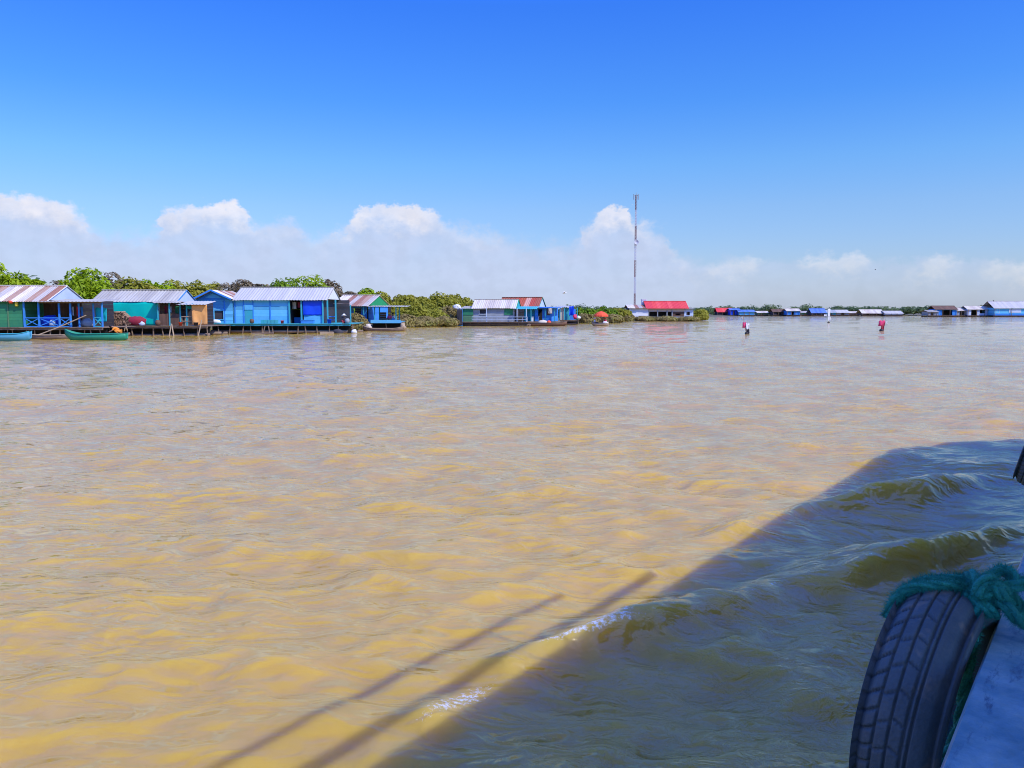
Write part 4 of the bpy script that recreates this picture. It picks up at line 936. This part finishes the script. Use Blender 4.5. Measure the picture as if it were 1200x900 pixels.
# ------------------------------------------------------------------ tyre fenders
def tyre_mesh(Rr, W, NA=420, seed=0):
    """lathe around local x (axle); grooves cut into the tread"""
    prof = []  # (w, r, kind) from outer bead to inner bead
    hw = W / 2; ri = Rr * .62
    side = [(-hw * .62, ri), (-hw * .86, ri + (Rr - ri) * .16), (-hw * 1.03, ri + (Rr - ri) * .42), (-hw * 1.05, ri + (Rr - ri) * .62), (-hw * .98, Rr - (Rr - ri) * .17)]
    NT = 64
    tread = []
    for i in range(NT + 1):
        u = -1 + 2 * i / NT; w = u * hw * .9; rr = Rr - .028 * abs(u) ** 2.4 - .012 * max(0, abs(u) - .8) / .2
        tread.append((w, rr))
    outer = side + tread + [(-a, b_) for a, b_ in side[::-1]]
    inner = [(hw * .58, ri + .008), (hw * .8, ri + (Rr - ri) * .4), (hw * .72, Rr - .035), (0, Rr - .028), (-hw * .72, Rr - .035), (-hw * .8, ri + (Rr - ri) * .4), (-hw * .58, ri + .008)]
    pr = outer + inner; P = len(pr); ns = len(side)
    th = np.arange(NA) * 2 * np.pi / NA
    Wv = np.array([p[0] for p in pr]); Rv = np.array([p[1] for p in pr])
    rad = np.tile(Rv, (NA, 1)); wid = np.tile(Wv, (NA, 1))
    u = Wv / (hw * .9)
    tr = np.zeros(P, bool); tr[ns:ns + NT + 1] = True
    for gpos in (-.5, -.1, .28, .42):
        dep = np.clip(1 - np.abs(u - gpos) / .038, 0, 1); rad -= .009 * np.minimum(1, dep * 2) * tr
    # sipes: slanted cross cuts, denser on the outer shoulder
    lat = u[None, :]
    for (lo, hi, nper, slant, dp, wd) in ((-1.02, -.53, 44, .22, .009, .2), (-.46, -.13, 30, .12, .006, .11), (-.06, .25, 30, -.1, .006, .11), (.3, .4, 30, .1, .003, .1)):
        inside = (lat > lo) & (lat < hi) & tr[None, :]
        ph = (th[:, None] / (2 * np.pi) * nper + slant * 6 * lat) % 1.0
        d = np.clip(1 - np.abs(ph - .5) / (wd / 2), 0, 1)
        rad -= np.where(inside, dp * np.minimum(1, d * 2), 0)
    co_ = np.stack([wid, rad * np.cos(th)[:, None], rad * np.sin(th)[:, None]], -1).reshape(-1, 3)
    i = np.arange(NA)[:, None]; j = np.arange(P)[None, :]
    a = i * P + j; b_ = i * P + (j + 1) % P; c = ((i + 1) % NA) * P + (j + 1) % P; d = ((i + 1) % NA) * P + j
    fs = np.stack([a, b_, c, d], -1).reshape(-1, 4)
    me = bpy.data.meshes.new('tyre'); n = len(fs)
    me.vertices.add(len(co_)); me.vertices.foreach_set('co', co_.astype(np.float32).ravel())
    me.loops.add(n * 4); me.loops.foreach_set('vertex_index', fs.astype(np.int32).ravel())
    me.polygons.add(n); me.polygons.foreach_set('loop_start', np.arange(0, n * 4, 4, dtype=np.int32)); me.polygons.foreach_set('loop_total', np.full(n, 4, np.int32))
    me.polygons.foreach_set('use_smooth', [True] * n)
    me.update(calc_edges=True); return me
def rubber():
    m = mat('dusty_tyre_rubber', (.06, .088, .1), (.12, .148, .155), rough=.6, scale=7, bump=.2, bscale=120, spec=.4)
    t = m.node_tree; L = t.links.new; b = t.nodes['Principled BSDF']; src = b.inputs['Base Color'].links[0].from_socket
    tc = nd(t, 'ShaderNodeTexCoord'); n = nd(t, 'ShaderNodeTexNoise'); n.inputs['Scale'].default_value = 11; n.inputs['Detail'].default_value = 3; L(tc.outputs['Object'], n.inputs[0])
    r = nd(t, 'ShaderNodeValToRGB'); r.color_ramp.elements[0].position = .6; r.color_ramp.elements[1].position = .67; L(n.outputs['Fac'], r.inputs[0])
    mx = nd(t, 'ShaderNodeMix'); mx.data_type = 'RGBA'; mx.inputs[7].default_value = (.2, .18, .15, 1)
    L(r.outputs[0], mx.inputs[0]); L(src, mx.inputs[6]); L(mx.outputs[2], b.inputs['Base Color']); return m
RUB = rubber()
def tyre(lat, al, zc, Rr, W, label, tilt=0, yaw=0, spin=0):
    me = tyre_mesh(Rr, W); me.materials.append(RUB); o = bpy.data.objects.new('tyre_fender', me); COL.objects.link(o)
    o.matrix_world = Matrix.Translation(Bw(lat, al, zc)) @ Matrix.Rotation(-AZ + yaw, 4, 'Z') @ Matrix.Rotation(tilt, 4, 'Y') @ Matrix.Rotation(spin, 4, 'X')
    tag(o, label, 'tyre', 'tyre fenders hung along the boat side'); return o
tyre(-.318, 2.12, 1.245, .305, .172, 'worn black tyre fender in the foreground tied with green rope', R(6), R(-5), .7)
tyre(-.312, 5.6, 1.375, .225, .17, 'black tyre fender farther forward, cut by the right edge', R(15), 0, .2)

# ------------------------------------------------------------------ rope
ROPE = mat('green_nylon_rope', (.01, .26, .19), (.04, .36, .26), rough=.75, scale=30, bump=.5, bscale=160, island=.25)
def smooth_path(pts, n):
    pts = [Vector(p) for p in pts]; out = []
    for i in range(len(pts) - 1):
        p0, p1, p2, p3 = pts[max(i - 1, 0)], pts[i], pts[i + 1], pts[min(i + 2, len(pts) - 1)]
        for k in range(n):
            t = k / n
            out.append(.5 * ((2 * p1) + (p2 - p0) * t + (2 * p0 - 5 * p1 + 4 * p2 - p3) * t * t + (3 * p1 - p0 - 3 * p2 + p3) * t ** 3))
    return out + [pts[-1]]
def rope(mb, fz, pts, r=.012, n=14, fuzz=1.0, turns=38):
    P = smooth_path(pts, n); Ls = [0]
    for a, b_ in zip(P[:-1], P[1:]): Ls.append(Ls[-1] + (b_ - a).length)
    up = Vector((.3, .2, 1)); fr = []
    for i, p in enumerate(P):
        d = (P[min(i + 1, len(P) - 1)] - P[max(0, i - 1)]).normalized(); u = (up - d * up.dot(d)).normalized(); up = u; fr.append((u, d.cross(u)))
    for s_ in range(3):
        mb.tube([p + (fr[i][0] * math.cos(Ls[i] * turns + s_ * 2.094) + fr[i][1] * math.sin(Ls[i] * turns + s_ * 2.094)) * r * .55 for i, p in enumerate(P)], r * .62, 8)
    g = random.Random(len(P))
    for i, p in enumerate(P[:-1]):
        for q in range(int(60 * fuzz)):
            a = g.uniform(0, 6.283); u, w = fr[i]; d = u * math.cos(a) + w * math.sin(a); t = (P[i + 1] - p)
            b0 = p + t * g.random() + d * r * .95; ln = g.uniform(.002, .011); e = b0 + d * ln + Vector((g.uniform(-1, 1), g.uniform(-1, 1), g.uniform(-1, 1))) * .009
            sd = t.normalized() * .00045
            fz.add([b0 - sd, b0 + sd, e], [(0, 1, 2)])
rp = MB(); fz = MB()
b = lambda la, al, zz: Bw(la, al, zz)
# pieces: over the tread, the knot (several loops), the tail to the right and a tail hanging inside the tyre
rope(rp, fz, [b(-.40, 2.02, 1.47), b(-.385, 2.03, 1.52), b(-.355, 2.05, 1.546), b(-.31, 2.07, 1.556), b(-.27, 2.1, 1.556), b(-.24, 2.12, 1.552), b(-.22, 2.14, 1.545)], .0095)
rope(rp, fz, [b(-.375, 2.07, 1.525), b(-.35, 2.09, 1.548), b(-.31, 2.11, 1.56), b(-.26, 2.14, 1.563), b(-.23, 2.16, 1.556)], .0085)
K = b(-.215, 2.13, 1.535)
for s_ in range(8):
    g = random.Random(40 + s_); ax = Vector((g.uniform(-1, 1), g.uniform(-1, 1), g.uniform(-.5, 1))).normalized(); u = ax.orthogonal().normalized(); w = ax.cross(u)
    c = K + Vector((g.uniform(-.02, .02), g.uniform(-.02, .02), g.uniform(-.02, .03))); rr = g.uniform(.022, .036)
    rope(rp, fz, [c + (u * math.cos(t) + w * math.sin(t)) * rr + ax * .006 * t for t in np.linspace(0, 5.6, 9)], .0125, 6)
rope(rp, fz, [K, b(-.205, 2.15, 1.57), b(-.19, 2.17, 1.59), b(-.165, 2.17, 1.585), b(-.16, 2.16, 1.565), b(-.175, 2.15, 1.545)], .011, 8)
rope(rp, fz, [K, b(-.165, 2.10, 1.525), b(-.14, 2.10, 1.50), b(-.13, 2.13, 1.49), b(-.145, 2.17, 1.51), b(-.17, 2.17, 1.54)], .013, 8)
rope(rp, fz, [K, b(-.15, 2.16, 1.565), b(-.1, 2.2, 1.575), b(-.02, 2.28, 1.585), b(.08, 2.4, 1.59)], .014)
rope(rp, fz, [K, b(-.22, 2.09, 1.52), b(-.226, 2.06, 1.46), b(-.232, 2.05, 1.38), b(-.25, 2.05, 1.2), b(-.32, 2.05, 1.09), b(-.4, 2.05, 1.15)], .013)
ro = rp.thing('mooring_rope', ROPE, 'frayed teal green rope knotted over the top of the foreground tyre', 'rope', origin=K, smooth=True)
WL[ro.name] = K
fz.build('frayed_fibre', ROPE, ro)
cl = MB().tube([b(.06, 2.4, 1.44), b(.06, 2.4, 1.62)], .03, 10); cl.beam(b(-.0, 2.36, 1.64), b(.12, 2.44, 1.64), .045)
cl.v = [tuple(Matrix.Rotation(AZ, 3, 'Z') @ Vector(v)) for v in cl.v]
cl.build('cleat', M['blue'], tb)

# ================================================================== water
def build_water():
    az = np.concatenate([np.arange(-180, -40, 2.0), np.arange(-40, 40, .17), np.arange(40, 180, 2.0)]); az = np.radians(az)
    r = [0.6]
    while r[-1] < 60: r.append(r[-1] * (1.0065 if r[-1] > 2 else 1.02))
    while r[-1] < 500: r.append(r[-1] * 1.014)
    while r[-1] < 9000: r.append(r[-1] * 1.06)
    r = np.array(r); NA, NR = len(az), len(r)
    RR, AA = np.meshgrid(r, az, indexing='ij'); x0 = RR * np.sin(AA); y0 = RR * np.cos(AA)
    sp = np.maximum(RR * .0066, .012)
    fine = np.where(np.abs(AA) > R(40.5), .0, 1.0)
    sp = np.where(fine > 0, sp, RR * .035)
    z = np.zeros_like(x0); dx = np.zeros_like(x0); dy = np.zeros_like(x0)
    g = np.random.default_rng(3)
    def wave(lam, th, amp, ph, q=.7, env=1):
        nonlocal z, dx, dy
        k = 2 * np.pi / lam; kx, ky = k * np.sin(th), k * np.cos(th)
        fade = np.clip((lam / sp - 2.5) / 3, 0, 1) * env
        p = kx * x0 + ky * y0 + ph
        z = z + amp * fade * np.cos(p); s = amp * fade * q * np.sin(p); dx -= s * np.sin(th); dy -= s * np.cos(th)
    # slow patches of rougher and calmer water
    patch = 1 + .35 * np.sin(x0 * .31 + 1.3 * np.sin(y0 * .13)) * np.sin(y0 * .23 + .6 * np.sin(x0 * .17))
    N = 110
    for i in range(N):
        lam = .2 * (14 ** (i / (N - 1))) * g.uniform(.93, 1.07)
        th = R(180 + 8) + g.normal(0, R(36)); slope_ = .018 if lam > .9 else .024
        wave(lam, th, slope_ * lam / (2 * np.pi), g.uniform(0, 6.283), .8, patch)
    for i in range(10):
        lam = g.uniform(3.2, 6.5); wave(lam, R(195) + g.normal(0, R(18)), .011 * lam / 6.283, g.uniform(0, 6.283), .5)
    # wake of the boat: diverging crests
    lat = x0 * math.cos(AZ) - y0 * math.sin(AZ); al = x0 * math.sin(AZ) + y0 * math.cos(AZ)
    env = np.exp(-((lat + 1.75) / 1.2) ** 4) * np.clip((al - .5) / 2, 0, 1) * np.clip((14 - al) / 3, 0, 1)
    wob = .22 * np.sin(lat * 3.1 + al * .7) + .12 * np.sin(lat * 7.3 - al * 1.9 + 1) + .07 * np.sin(al * 5.1 + lat * 4)
    s = (al - 2.3 * (lat + 2.6) - 4.65 + wob) / 4.1
    ph = (s - np.floor(s)); ph = np.where(ph > .5, ph - 1, ph)
    crest = np.where(ph < 0, np.exp(-(ph / .085) ** 2), np.exp(-(ph / .2) ** 2)) - .28 + .12 * np.cos(2 * np.pi * ph)
    amp = .21 * (.75 + .35 * np.sin(lat * 2.2 + al * .55)) * np.clip((s + .62) / .5, .1, 1.1)
    z += env * amp * crest
    # churned chop between hull and wake edge
    e2 = np.exp(-((lat + 1.2) / 1.25) ** 4) * np.clip((9 - al) / 4, .25, 1)
    for i in range(46):
        lam = .11 * (7 ** (i / 45)); wave(lam, R(-20) + g.normal(0, R(60)), .037 * lam / 6.283, g.uniform(0, 6.283), .6, e2)
    # the outer edge ridge thrown off by the bow
    e3 = np.exp(-((lat + 2.75 + .1 * np.sin(al * 2.3)) / .16) ** 2) * np.clip((6.2 - al) / 1.5, 0, 1) * np.clip((al - 1) / 1.5, 0, 1)
    z += .035 * e3 * (1 + .5 * np.sin(al * 7))
    co_ = np.stack([x0 + dx, y0 + dy, z], -1).reshape(-1, 3)
    i = np.arange(NR - 1)[:, None]; j = np.arange(NA)[None, :]
    a = i * NA + j; b_ = i * NA + (j + 1) % NA; c = (i + 1) * NA + (j + 1) % NA; d = (i + 1) * NA + j
    fs = np.stack([a, d, c, b_], -1).reshape(-1, 4); n = len(fs)
    me = bpy.data.meshes.new('water'); me.vertices.add(len(co_)); me.vertices.foreach_set('co', co_.astype(np.float32).ravel())
    me.loops.add(n * 4); me.loops.foreach_set('vertex_index', fs.astype(np.int32).ravel())
    me.polygons.add(n); me.polygons.foreach_set('loop_start', np.arange(0, n * 4, 4, dtype=np.int32)); me.polygons.foreach_set('loop_total', np.full(n, 4, np.int32))
    me.polygons.foreach_set('use_smooth', np.ones(n, bool))
    at = me.attributes.new('churn', 'FLOAT', 'POINT')
    foam_glint = env * np.exp(-((ph + .015) / .035) ** 2) * (al > 1) * (.72 + .3 * np.sin(al * 3.3) * np.sin(lat * 5 + al)) + .93 * e3 * (.85 + .3 * np.sin(al * 4.3))
    at.data.foreach_set('value', (e2 * .8 + 0).astype(np.float32).ravel())
    at = me.attributes.new('foam_glint', 'FLOAT', 'POINT'); at.data.foreach_set('value', np.clip(foam_glint, 0, 1).astype(np.float32).ravel())
    me.update(calc_edges=True)
    o = bpy.data.objects.new('water', me); COL.objects.link(o); o['kind'] = 'structure'; o['label'] = 'muddy brown lake water with wind ripples and wake'
    m = bpy.data.materials.new('muddy_water'); m.use_nodes = True; t = m.node_tree; L = t.links.new; b = t.nodes['Principled BSDF']
    tc = nd(t, 'ShaderNodeTexCoord')
    # slow colour drift of the silt
    n1 = nd(t, 'ShaderNodeTexNoise'); n1.inputs['Scale'].default_value = .12; n1.inputs['Detail'].default_value = 4; L(tc.outputs['Object'], n1.inputs[0])
    cr = nd(t, 'ShaderNodeValToRGB'); cr.color_ramp.elements[0].position = .3; cr.color_ramp.elements[1].position = .7
    cr.color_ramp.elements[0].color = (.46, .288, .042, 1); cr.color_ramp.elements[1].color = (.51, .326, .052, 1); L(n1.outputs['Fac'], cr.inputs[0])
    # foamy specks on the crests, with sun glints painted into the colour
    fa = nd(t, 'ShaderNodeAttribute'); fa.attribute_name = 'foam_glint'
    vo = nd(t, 'ShaderNodeTexNoise'); vo.inputs['Scale'].default_value = 26; vo.inputs['Detail'].default_value = 6; vo.inputs['Roughness'].default_value = .8; L(tc.outputs['Object'], vo.inputs[0])
    mm = nd(t, 'ShaderNodeMath'); mm.operation = 'MULTIPLY'; L(fa.outputs['Fac'], mm.inputs[0]); L(vo.outputs['Fac'], mm.inputs[1])
    fr = nd(t, 'ShaderNodeMapRange'); fr.inputs['From Min'].default_value = .475; fr.inputs['From Max'].default_value = .6; L(mm.outputs[0], fr.inputs[0])
    mx = nd(t, 'ShaderNodeMix'); mx.data_type = 'RGBA'; mx.inputs[7].default_value = (.7, .7, .66, 1); L(fr.outputs[0], mx.inputs[0]); L(cr.outputs[0], mx.inputs[6])
    L(mx.outputs[2], b.inputs['Base Color'])
    b.inputs['IOR'].default_value = 1.46; b.inputs['Specular IOR Level'].default_value = .5; b.inputs['Roughness'].default_value = .05
    b.inputs['Subsurface Weight'].default_value = .85; b.inputs['Subsurface Radius'].default_value = (.3, .25, .1); b.inputs['Subsurface Scale'].default_value = 3.0
    # ripples: stretched across the wind, plus isotropic ones in the wake
    def rip(scale, st, detail):
        mp = nd(t, 'ShaderNodeMapping'); mp.inputs['Scale'].default_value = st; mp.inputs['Rotation'].default_value = (0, 0, R(8)); L(tc.outputs['Object'], mp.inputs[0])
        q = nd(t, 'ShaderNodeTexNoise'); q.inputs['Scale'].default_value = scale; q.inputs['Detail'].default_value = detail; q.inputs['Roughness'].default_value = .55
        q.inputs['Distortion'].default_value = .6; L(mp.outputs[0], q.inputs[0]); return q.outputs['Fac']
    def ridge(scale, st, detail, k):
        f = rip(scale, st, detail)
        def mt(op, x, y=None):
            n = nd(t, 'ShaderNodeMath'); n.operation = op
            for i_, v_ in enumerate((x, y)):
                if v_ is None: continue
                if isinstance(v_, (int, float)): n.inputs[i_].default_value = v_
                else: L(v_, n.inputs[i_])
            return n.outputs[0]
        q = mt('ABSOLUTE', mt('SUBTRACT', f, .5)); q = mt('MULTIPLY', q, k); q = mt('MULTIPLY', q, q)
        return mt('DIVIDE', 1.0, mt('ADD', q, 1.0))                     # sharp crests on a noise contour
    gust = nd(t, 'ShaderNodeTexNoise'); gust.inputs['Scale'].default_value = .42; gust.inputs['Detail'].default_value = 3; L(tc.outputs['Object'], gust.inputs[0])
    gm = nd(t, 'ShaderNodeMapRange'); gm.inputs['From Min'].default_value = .36; gm.inputs['From Max'].default_value = .62; gm.inputs['To Min'].default_value = .3; gm.inputs['To Max'].default_value = 1.0; L(gust.outputs['Fac'], gm.inputs[0])
    prev = None
    for hgt, dist in ((ridge(1.7, (.5, 1, 1), 2, 9), .038), (ridge(4.2, (.5, 1, 1), 2, 9), .019), (rip(1.2, (.6, 1, 1), 3), .08), (rip(11, (.5, 1, 1), 3), .005)):
        bp = nd(t, 'ShaderNodeBump'); bp.inputs['Distance'].default_value = dist; (L(gm.outputs[0], bp.inputs['Strength']) if dist != .08 else None); L(hgt, bp.inputs['Height'])
        if prev: L(prev.outputs[0], bp.inputs['Normal'])
        prev = bp
    bp2 = prev
    ca = nd(t, 'ShaderNodeAttribute'); ca.attribute_name = 'churn'
    bp3 = nd(t, 'ShaderNodeBump'); bp3.inputs['Distance'].default_value = .016; L(ca.outputs['Fac'], bp3.inputs['Strength']); L(ridge(7, (.8, 1, 1), 4, 8), bp3.inputs['Height'])
    bp4 = nd(t, 'ShaderNodeBump'); bp4.inputs['Distance'].default_value = .006; L(ca.outputs['Fac'], bp4.inputs['Strength']); L(rip(32, (1, 1, 1), 3), bp4.inputs['Height']); L(bp3.outputs[0], bp4.inputs['Normal']); L(bp2.outputs[0], bp3.inputs['Normal'])
    L(bp4.outputs[0], b.inputs['Normal'])
    me.materials.append(m)
build_water()

# ================================================================== sky and sun
SUN_AZ, SUN_EL = R(126.95), R(48.5)
W = bpy.data.worlds.new('World'); S.world = W; W.use_nodes = True; t = W.node_tree; L = t.links.new; bg = t.nodes['Background']
STR = .1; bg.inputs['Strength'].default_value = STR
sk = nd(t, 'ShaderNodeTexSky'); sk.sky_type = 'NISHITA'; sk.sun_disc = False; sk.sun_elevation = SUN_EL; sk.sun_rotation = SUN_AZ
sk.air_density = 1; sk.dust_density = .5; sk.ozone_density = 2
tc = nd(t, 'ShaderNodeTexCoord'); sx = nd(t, 'ShaderNodeSeparateXYZ'); L(tc.outputs['Generated'], sx.inputs[0])
def math_(op, a, b_=None, c=None, clamp=False):
    n = nd(t, 'ShaderNodeMath'); n.operation = op; n.use_clamp = clamp
    for i, v in enumerate((a, b_, c)):
        if v is None: continue
        if isinstance(v, (int, float)): n.inputs[i].default_value = v
        else: L(v, n.inputs[i])
    return n.outputs[0]
el = math_('ARCSINE', sx.outputs[2]); azn = math_('ARCTAN2', sx.outputs[0], sx.outputs[1])
# tint of the clear sky by elevation
rp_ = nd(t, 'ShaderNodeValToRGB'); e = rp_.color_ramp.elements
TI = [(0, (.83, .95, 1.36)), (3, (.88, 1.03, 1.5)), (7, (.84, 1.12, 1.6)), (10, (.68, 1.17, 1.78)), (14, (.44, 1.05, 2.02)), (20, (.3, .92, 2.35)), (28, (.36, 1.45, 5.4)), (45, (.75, 1.75, 5.6)), (60, (2.2, 2.6, 5.0)), (90, (3.2, 3.4, 4.6))]
while len(e) < len(TI): e.new(.5)
MXT = 5.6
for q, (d, c) in zip(e, TI): q.position = d / 90; q.color = (*[v / MXT for v in c], 1)
L(math_('DIVIDE', el, math.pi / 2, clamp=True), rp_.inputs[0])
mx = nd(t, 'ShaderNodeMix'); mx.data_type = 'RGBA'; mx.blend_type = 'MULTIPLY'; mx.inputs[0].default_value = 1; L(sk.outputs[0], mx.inputs[6]); L(rp_.outputs[0], mx.inputs[7])
vs_ = nd(t, 'ShaderNodeVectorMath'); vs_.operation = 'SCALE'; vs_.inputs['Scale'].default_value = MXT; L(mx.outputs[2], vs_.inputs[0]); clear = vs_.outputs[0]
# cloud bank
top = [(-330, 250), (-200, 245), (-60, 232), (0, 227), (35, 228), (70, 233), (105, 246), (130, 266), (180, 268), (200, 243), (240, 238), (285, 240), (305, 256), (340, 255), (372, 270), (400, 262), (418, 246), (445, 240), (490, 244), (530, 258), (575, 266), (620, 278), (655, 280),
       (690, 258), (712, 244), (728, 240), (745, 254), (775, 266), (800, 296), (840, 300), (880, 299), (930, 303), (955, 295), (1000, 295), (1060, 304), (1100, 297), (1145, 299), (1200, 304), (1300, 292), (1450, 296)]
fc = nd(t, 'ShaderNodeFloatCurve'); cu = fc.mapping.curves[0]
A0, A1, EM = -.85, .85, .2
pts = []
for p, y in top:
    a = math.atan((p - 600) / F); ee = math.atan((PY0 - y) / F * math.cos(a)); pts.append(((a - A0) / (A1 - A0), ee / EM))
pts = [(0, .55)] + pts + [(1, .4)]
while len(cu.points) < len(pts): cu.points.new(.5, .5)
for q, (a, b_) in zip(cu.points, pts): q.location = (a, b_); q.handle_type = 'AUTO'
fc.mapping.use_clip = False; fc.mapping.update()
cv = nd(t, 'ShaderNodeCombineXYZ'); L(azn, cv.inputs[0]); L(math_('MULTIPLY', el, 1.25), cv.inputs[1])
def fbm(scale, det, rough, off=(0, 0, 0), dist=0):
    mp = nd(t, 'ShaderNodeMapping'); mp.inputs['Location'].default_value = off; L(cv.outputs[0], mp.inputs[0])
    n = nd(t, 'ShaderNodeTexNoise'); n.inputs['Scale'].default_value = scale; n.inputs['Detail'].default_value = det; n.inputs['Roughness'].default_value = rough; n.inputs['Distortion'].default_value = dist
    L(mp.outputs[0], n.inputs[0]); return n.outputs['Fac']
warp = math_('MULTIPLY', math_('SUBTRACT', fbm(38, 6, .6), .5), .05)
L(math_('DIVIDE', math_('SUBTRACT', math_('ADD', azn, warp), A0), A1 - A0, clamp=True), fc.inputs['Value'])
T_ = math_('MULTIPLY', fc.outputs[0], EM)
bill = math_('SUBTRACT', fbm(48, 9, .62, (3, 1, 0)), .5)
dep = math_('ADD', math_('SUBTRACT', T_, el), math_('MULTIPLY', bill, .044))      # depth below the cloud top
right = nd(t, 'ShaderNodeMapRange'); right.inputs['From Min'].default_value = .16; right.inputs['From Max'].default_value = .3; L(azn, right.inputs[0])
high = nd(t, 'ShaderNodeMapRange'); L(T_, high.inputs[0]); high.inputs['From Min'].default_value = .104; high.inputs['From Max'].default_value = .126
soft = math_('MULTIPLY_ADD', math_('MAXIMUM', high.outputs[0], math_('MULTIPLY', right.outputs[0], .75)), -.021, .028)
cov = nd(t, 'ShaderNodeMapRange'); cov.interpolation_type = 'SMOOTHSTEP'; L(dep, cov.inputs[0]); cov.inputs['From Min'].default_value = -.001; L(soft, cov.inputs['From Max'])
thin = nd(t, 'ShaderNodeMapRange'); L(fbm(14, 5, .55, (7, 2, 0)), thin.inputs[0]); thin.inputs['From Min'].default_value = .35; thin.inputs['From Max'].default_value = .65; thin.inputs['To Min'].default_value = .78; thin.inputs['To Max'].default_value = 1
cover = math_('MULTIPLY', math_('MULTIPLY', cov.outputs[0], thin.outputs[0]), math_('MULTIPLY_ADD', right.outputs[0], -.46, .94))
head = nd(t, 'ShaderNodeMapRange'); head.interpolation_type = 'SMOOTHSTEP'; L(math_('ADD', dep, math_('MULTIPLY', math_('SUBTRACT', fbm(60, 6, .6, (1, 9, 0)), .5), .035)), head.inputs[0])
head.inputs['From Min'].default_value = .008; head.inputs['From Max'].default_value = .038; head.inputs['To Min'].default_value = 1; head.inputs['To Max'].default_value = 0
lit = nd(t, 'ShaderNodeMapRange'); L(math_('SUBTRACT', fbm(34, 6, .55, (2, 5, 0)), fbm(34, 6, .55, (2.008, 5.01, 0))), lit.inputs[0]); lit.inputs['From Min'].default_value = -.12; lit.inputs['From Max'].default_value = .12; lit.inputs['To Min'].default_value = .965; lit.inputs['To Max'].default_value = 1.03
puff = nd(t, 'ShaderNodeMapRange'); puff.interpolation_type = 'SMOOTHSTEP'; L(fbm(17, 4, .5, (4, 6, 0)), puff.inputs[0]); puff.inputs['From Min'].default_value = .42; puff.inputs['From Max'].default_value = .6
hw_ = math_('MULTIPLY', head.outputs[0], math_('MAXIMUM', math_('MULTIPLY_ADD', high.outputs[0], .72, math_('MULTIPLY', puff.outputs[0], .28)), math_('MULTIPLY', math_('MULTIPLY', right.outputs[0], .95), puff.outputs[0])))
EXPO = .0
k_ = 1 / STR / 2 ** EXPO
def rgb(c): n = nd(t, 'ShaderNodeRGB'); n.outputs[0].default_value = (*[v * k_ for v in c], 1); return n.outputs[0]
mc = nd(t, 'ShaderNodeMix'); mc.data_type = 'RGBA'; L(hw_, mc.inputs[0]); L(rgb((.56, .65, .88)), mc.inputs[6]); L(rgb((.93, .89, .93)), mc.inputs[7])
ms = nd(t, 'ShaderNodeVectorMath'); ms.operation = 'SCALE'; L(mc.outputs[2], ms.inputs[0]); L(lit.outputs[0], ms.inputs['Scale'])
fin = nd(t, 'ShaderNodeMix'); fin.data_type = 'RGBA'; L(cover, fin.inputs[0]); L(clear, fin.inputs[6]); L(ms.outputs[0], fin.inputs[7])
L(fin.outputs[2], bg.inputs['Color'])
W.cycles.sampling_method = 'MANUAL'; W.cycles.sample_map_resolution = 512

sun = bpy.data.lights.new('sun', 'SUN'); so = bpy.data.objects.new('sun', sun); COL.objects.link(so)
sun.energy = 4.5; sun.angle = R(.53); sun.color = (1, .94, .84)
d = Vector((math.sin(SUN_AZ) * math.cos(SUN_EL), math.cos(SUN_AZ) * math.cos(SUN_EL), math.sin(SUN_EL)))
so.rotation_euler = d.to_track_quat('Z', 'Y').to_euler(); so.location = d * 50

S.view_settings.view_transform = 'Standard'; S.view_settings.look = 'None'; S.view_settings.exposure = EXPO; S.view_settings.gamma = 1
S.render.engine = 'CYCLES'; S.cycles.max_bounces = 6; S.cycles.diffuse_bounces = 3; S.cycles.glossy_bounces = 3
S.cycles.use_denoising = True
S.render.film_transparent = False
S.cycles.filter_width = 1.0
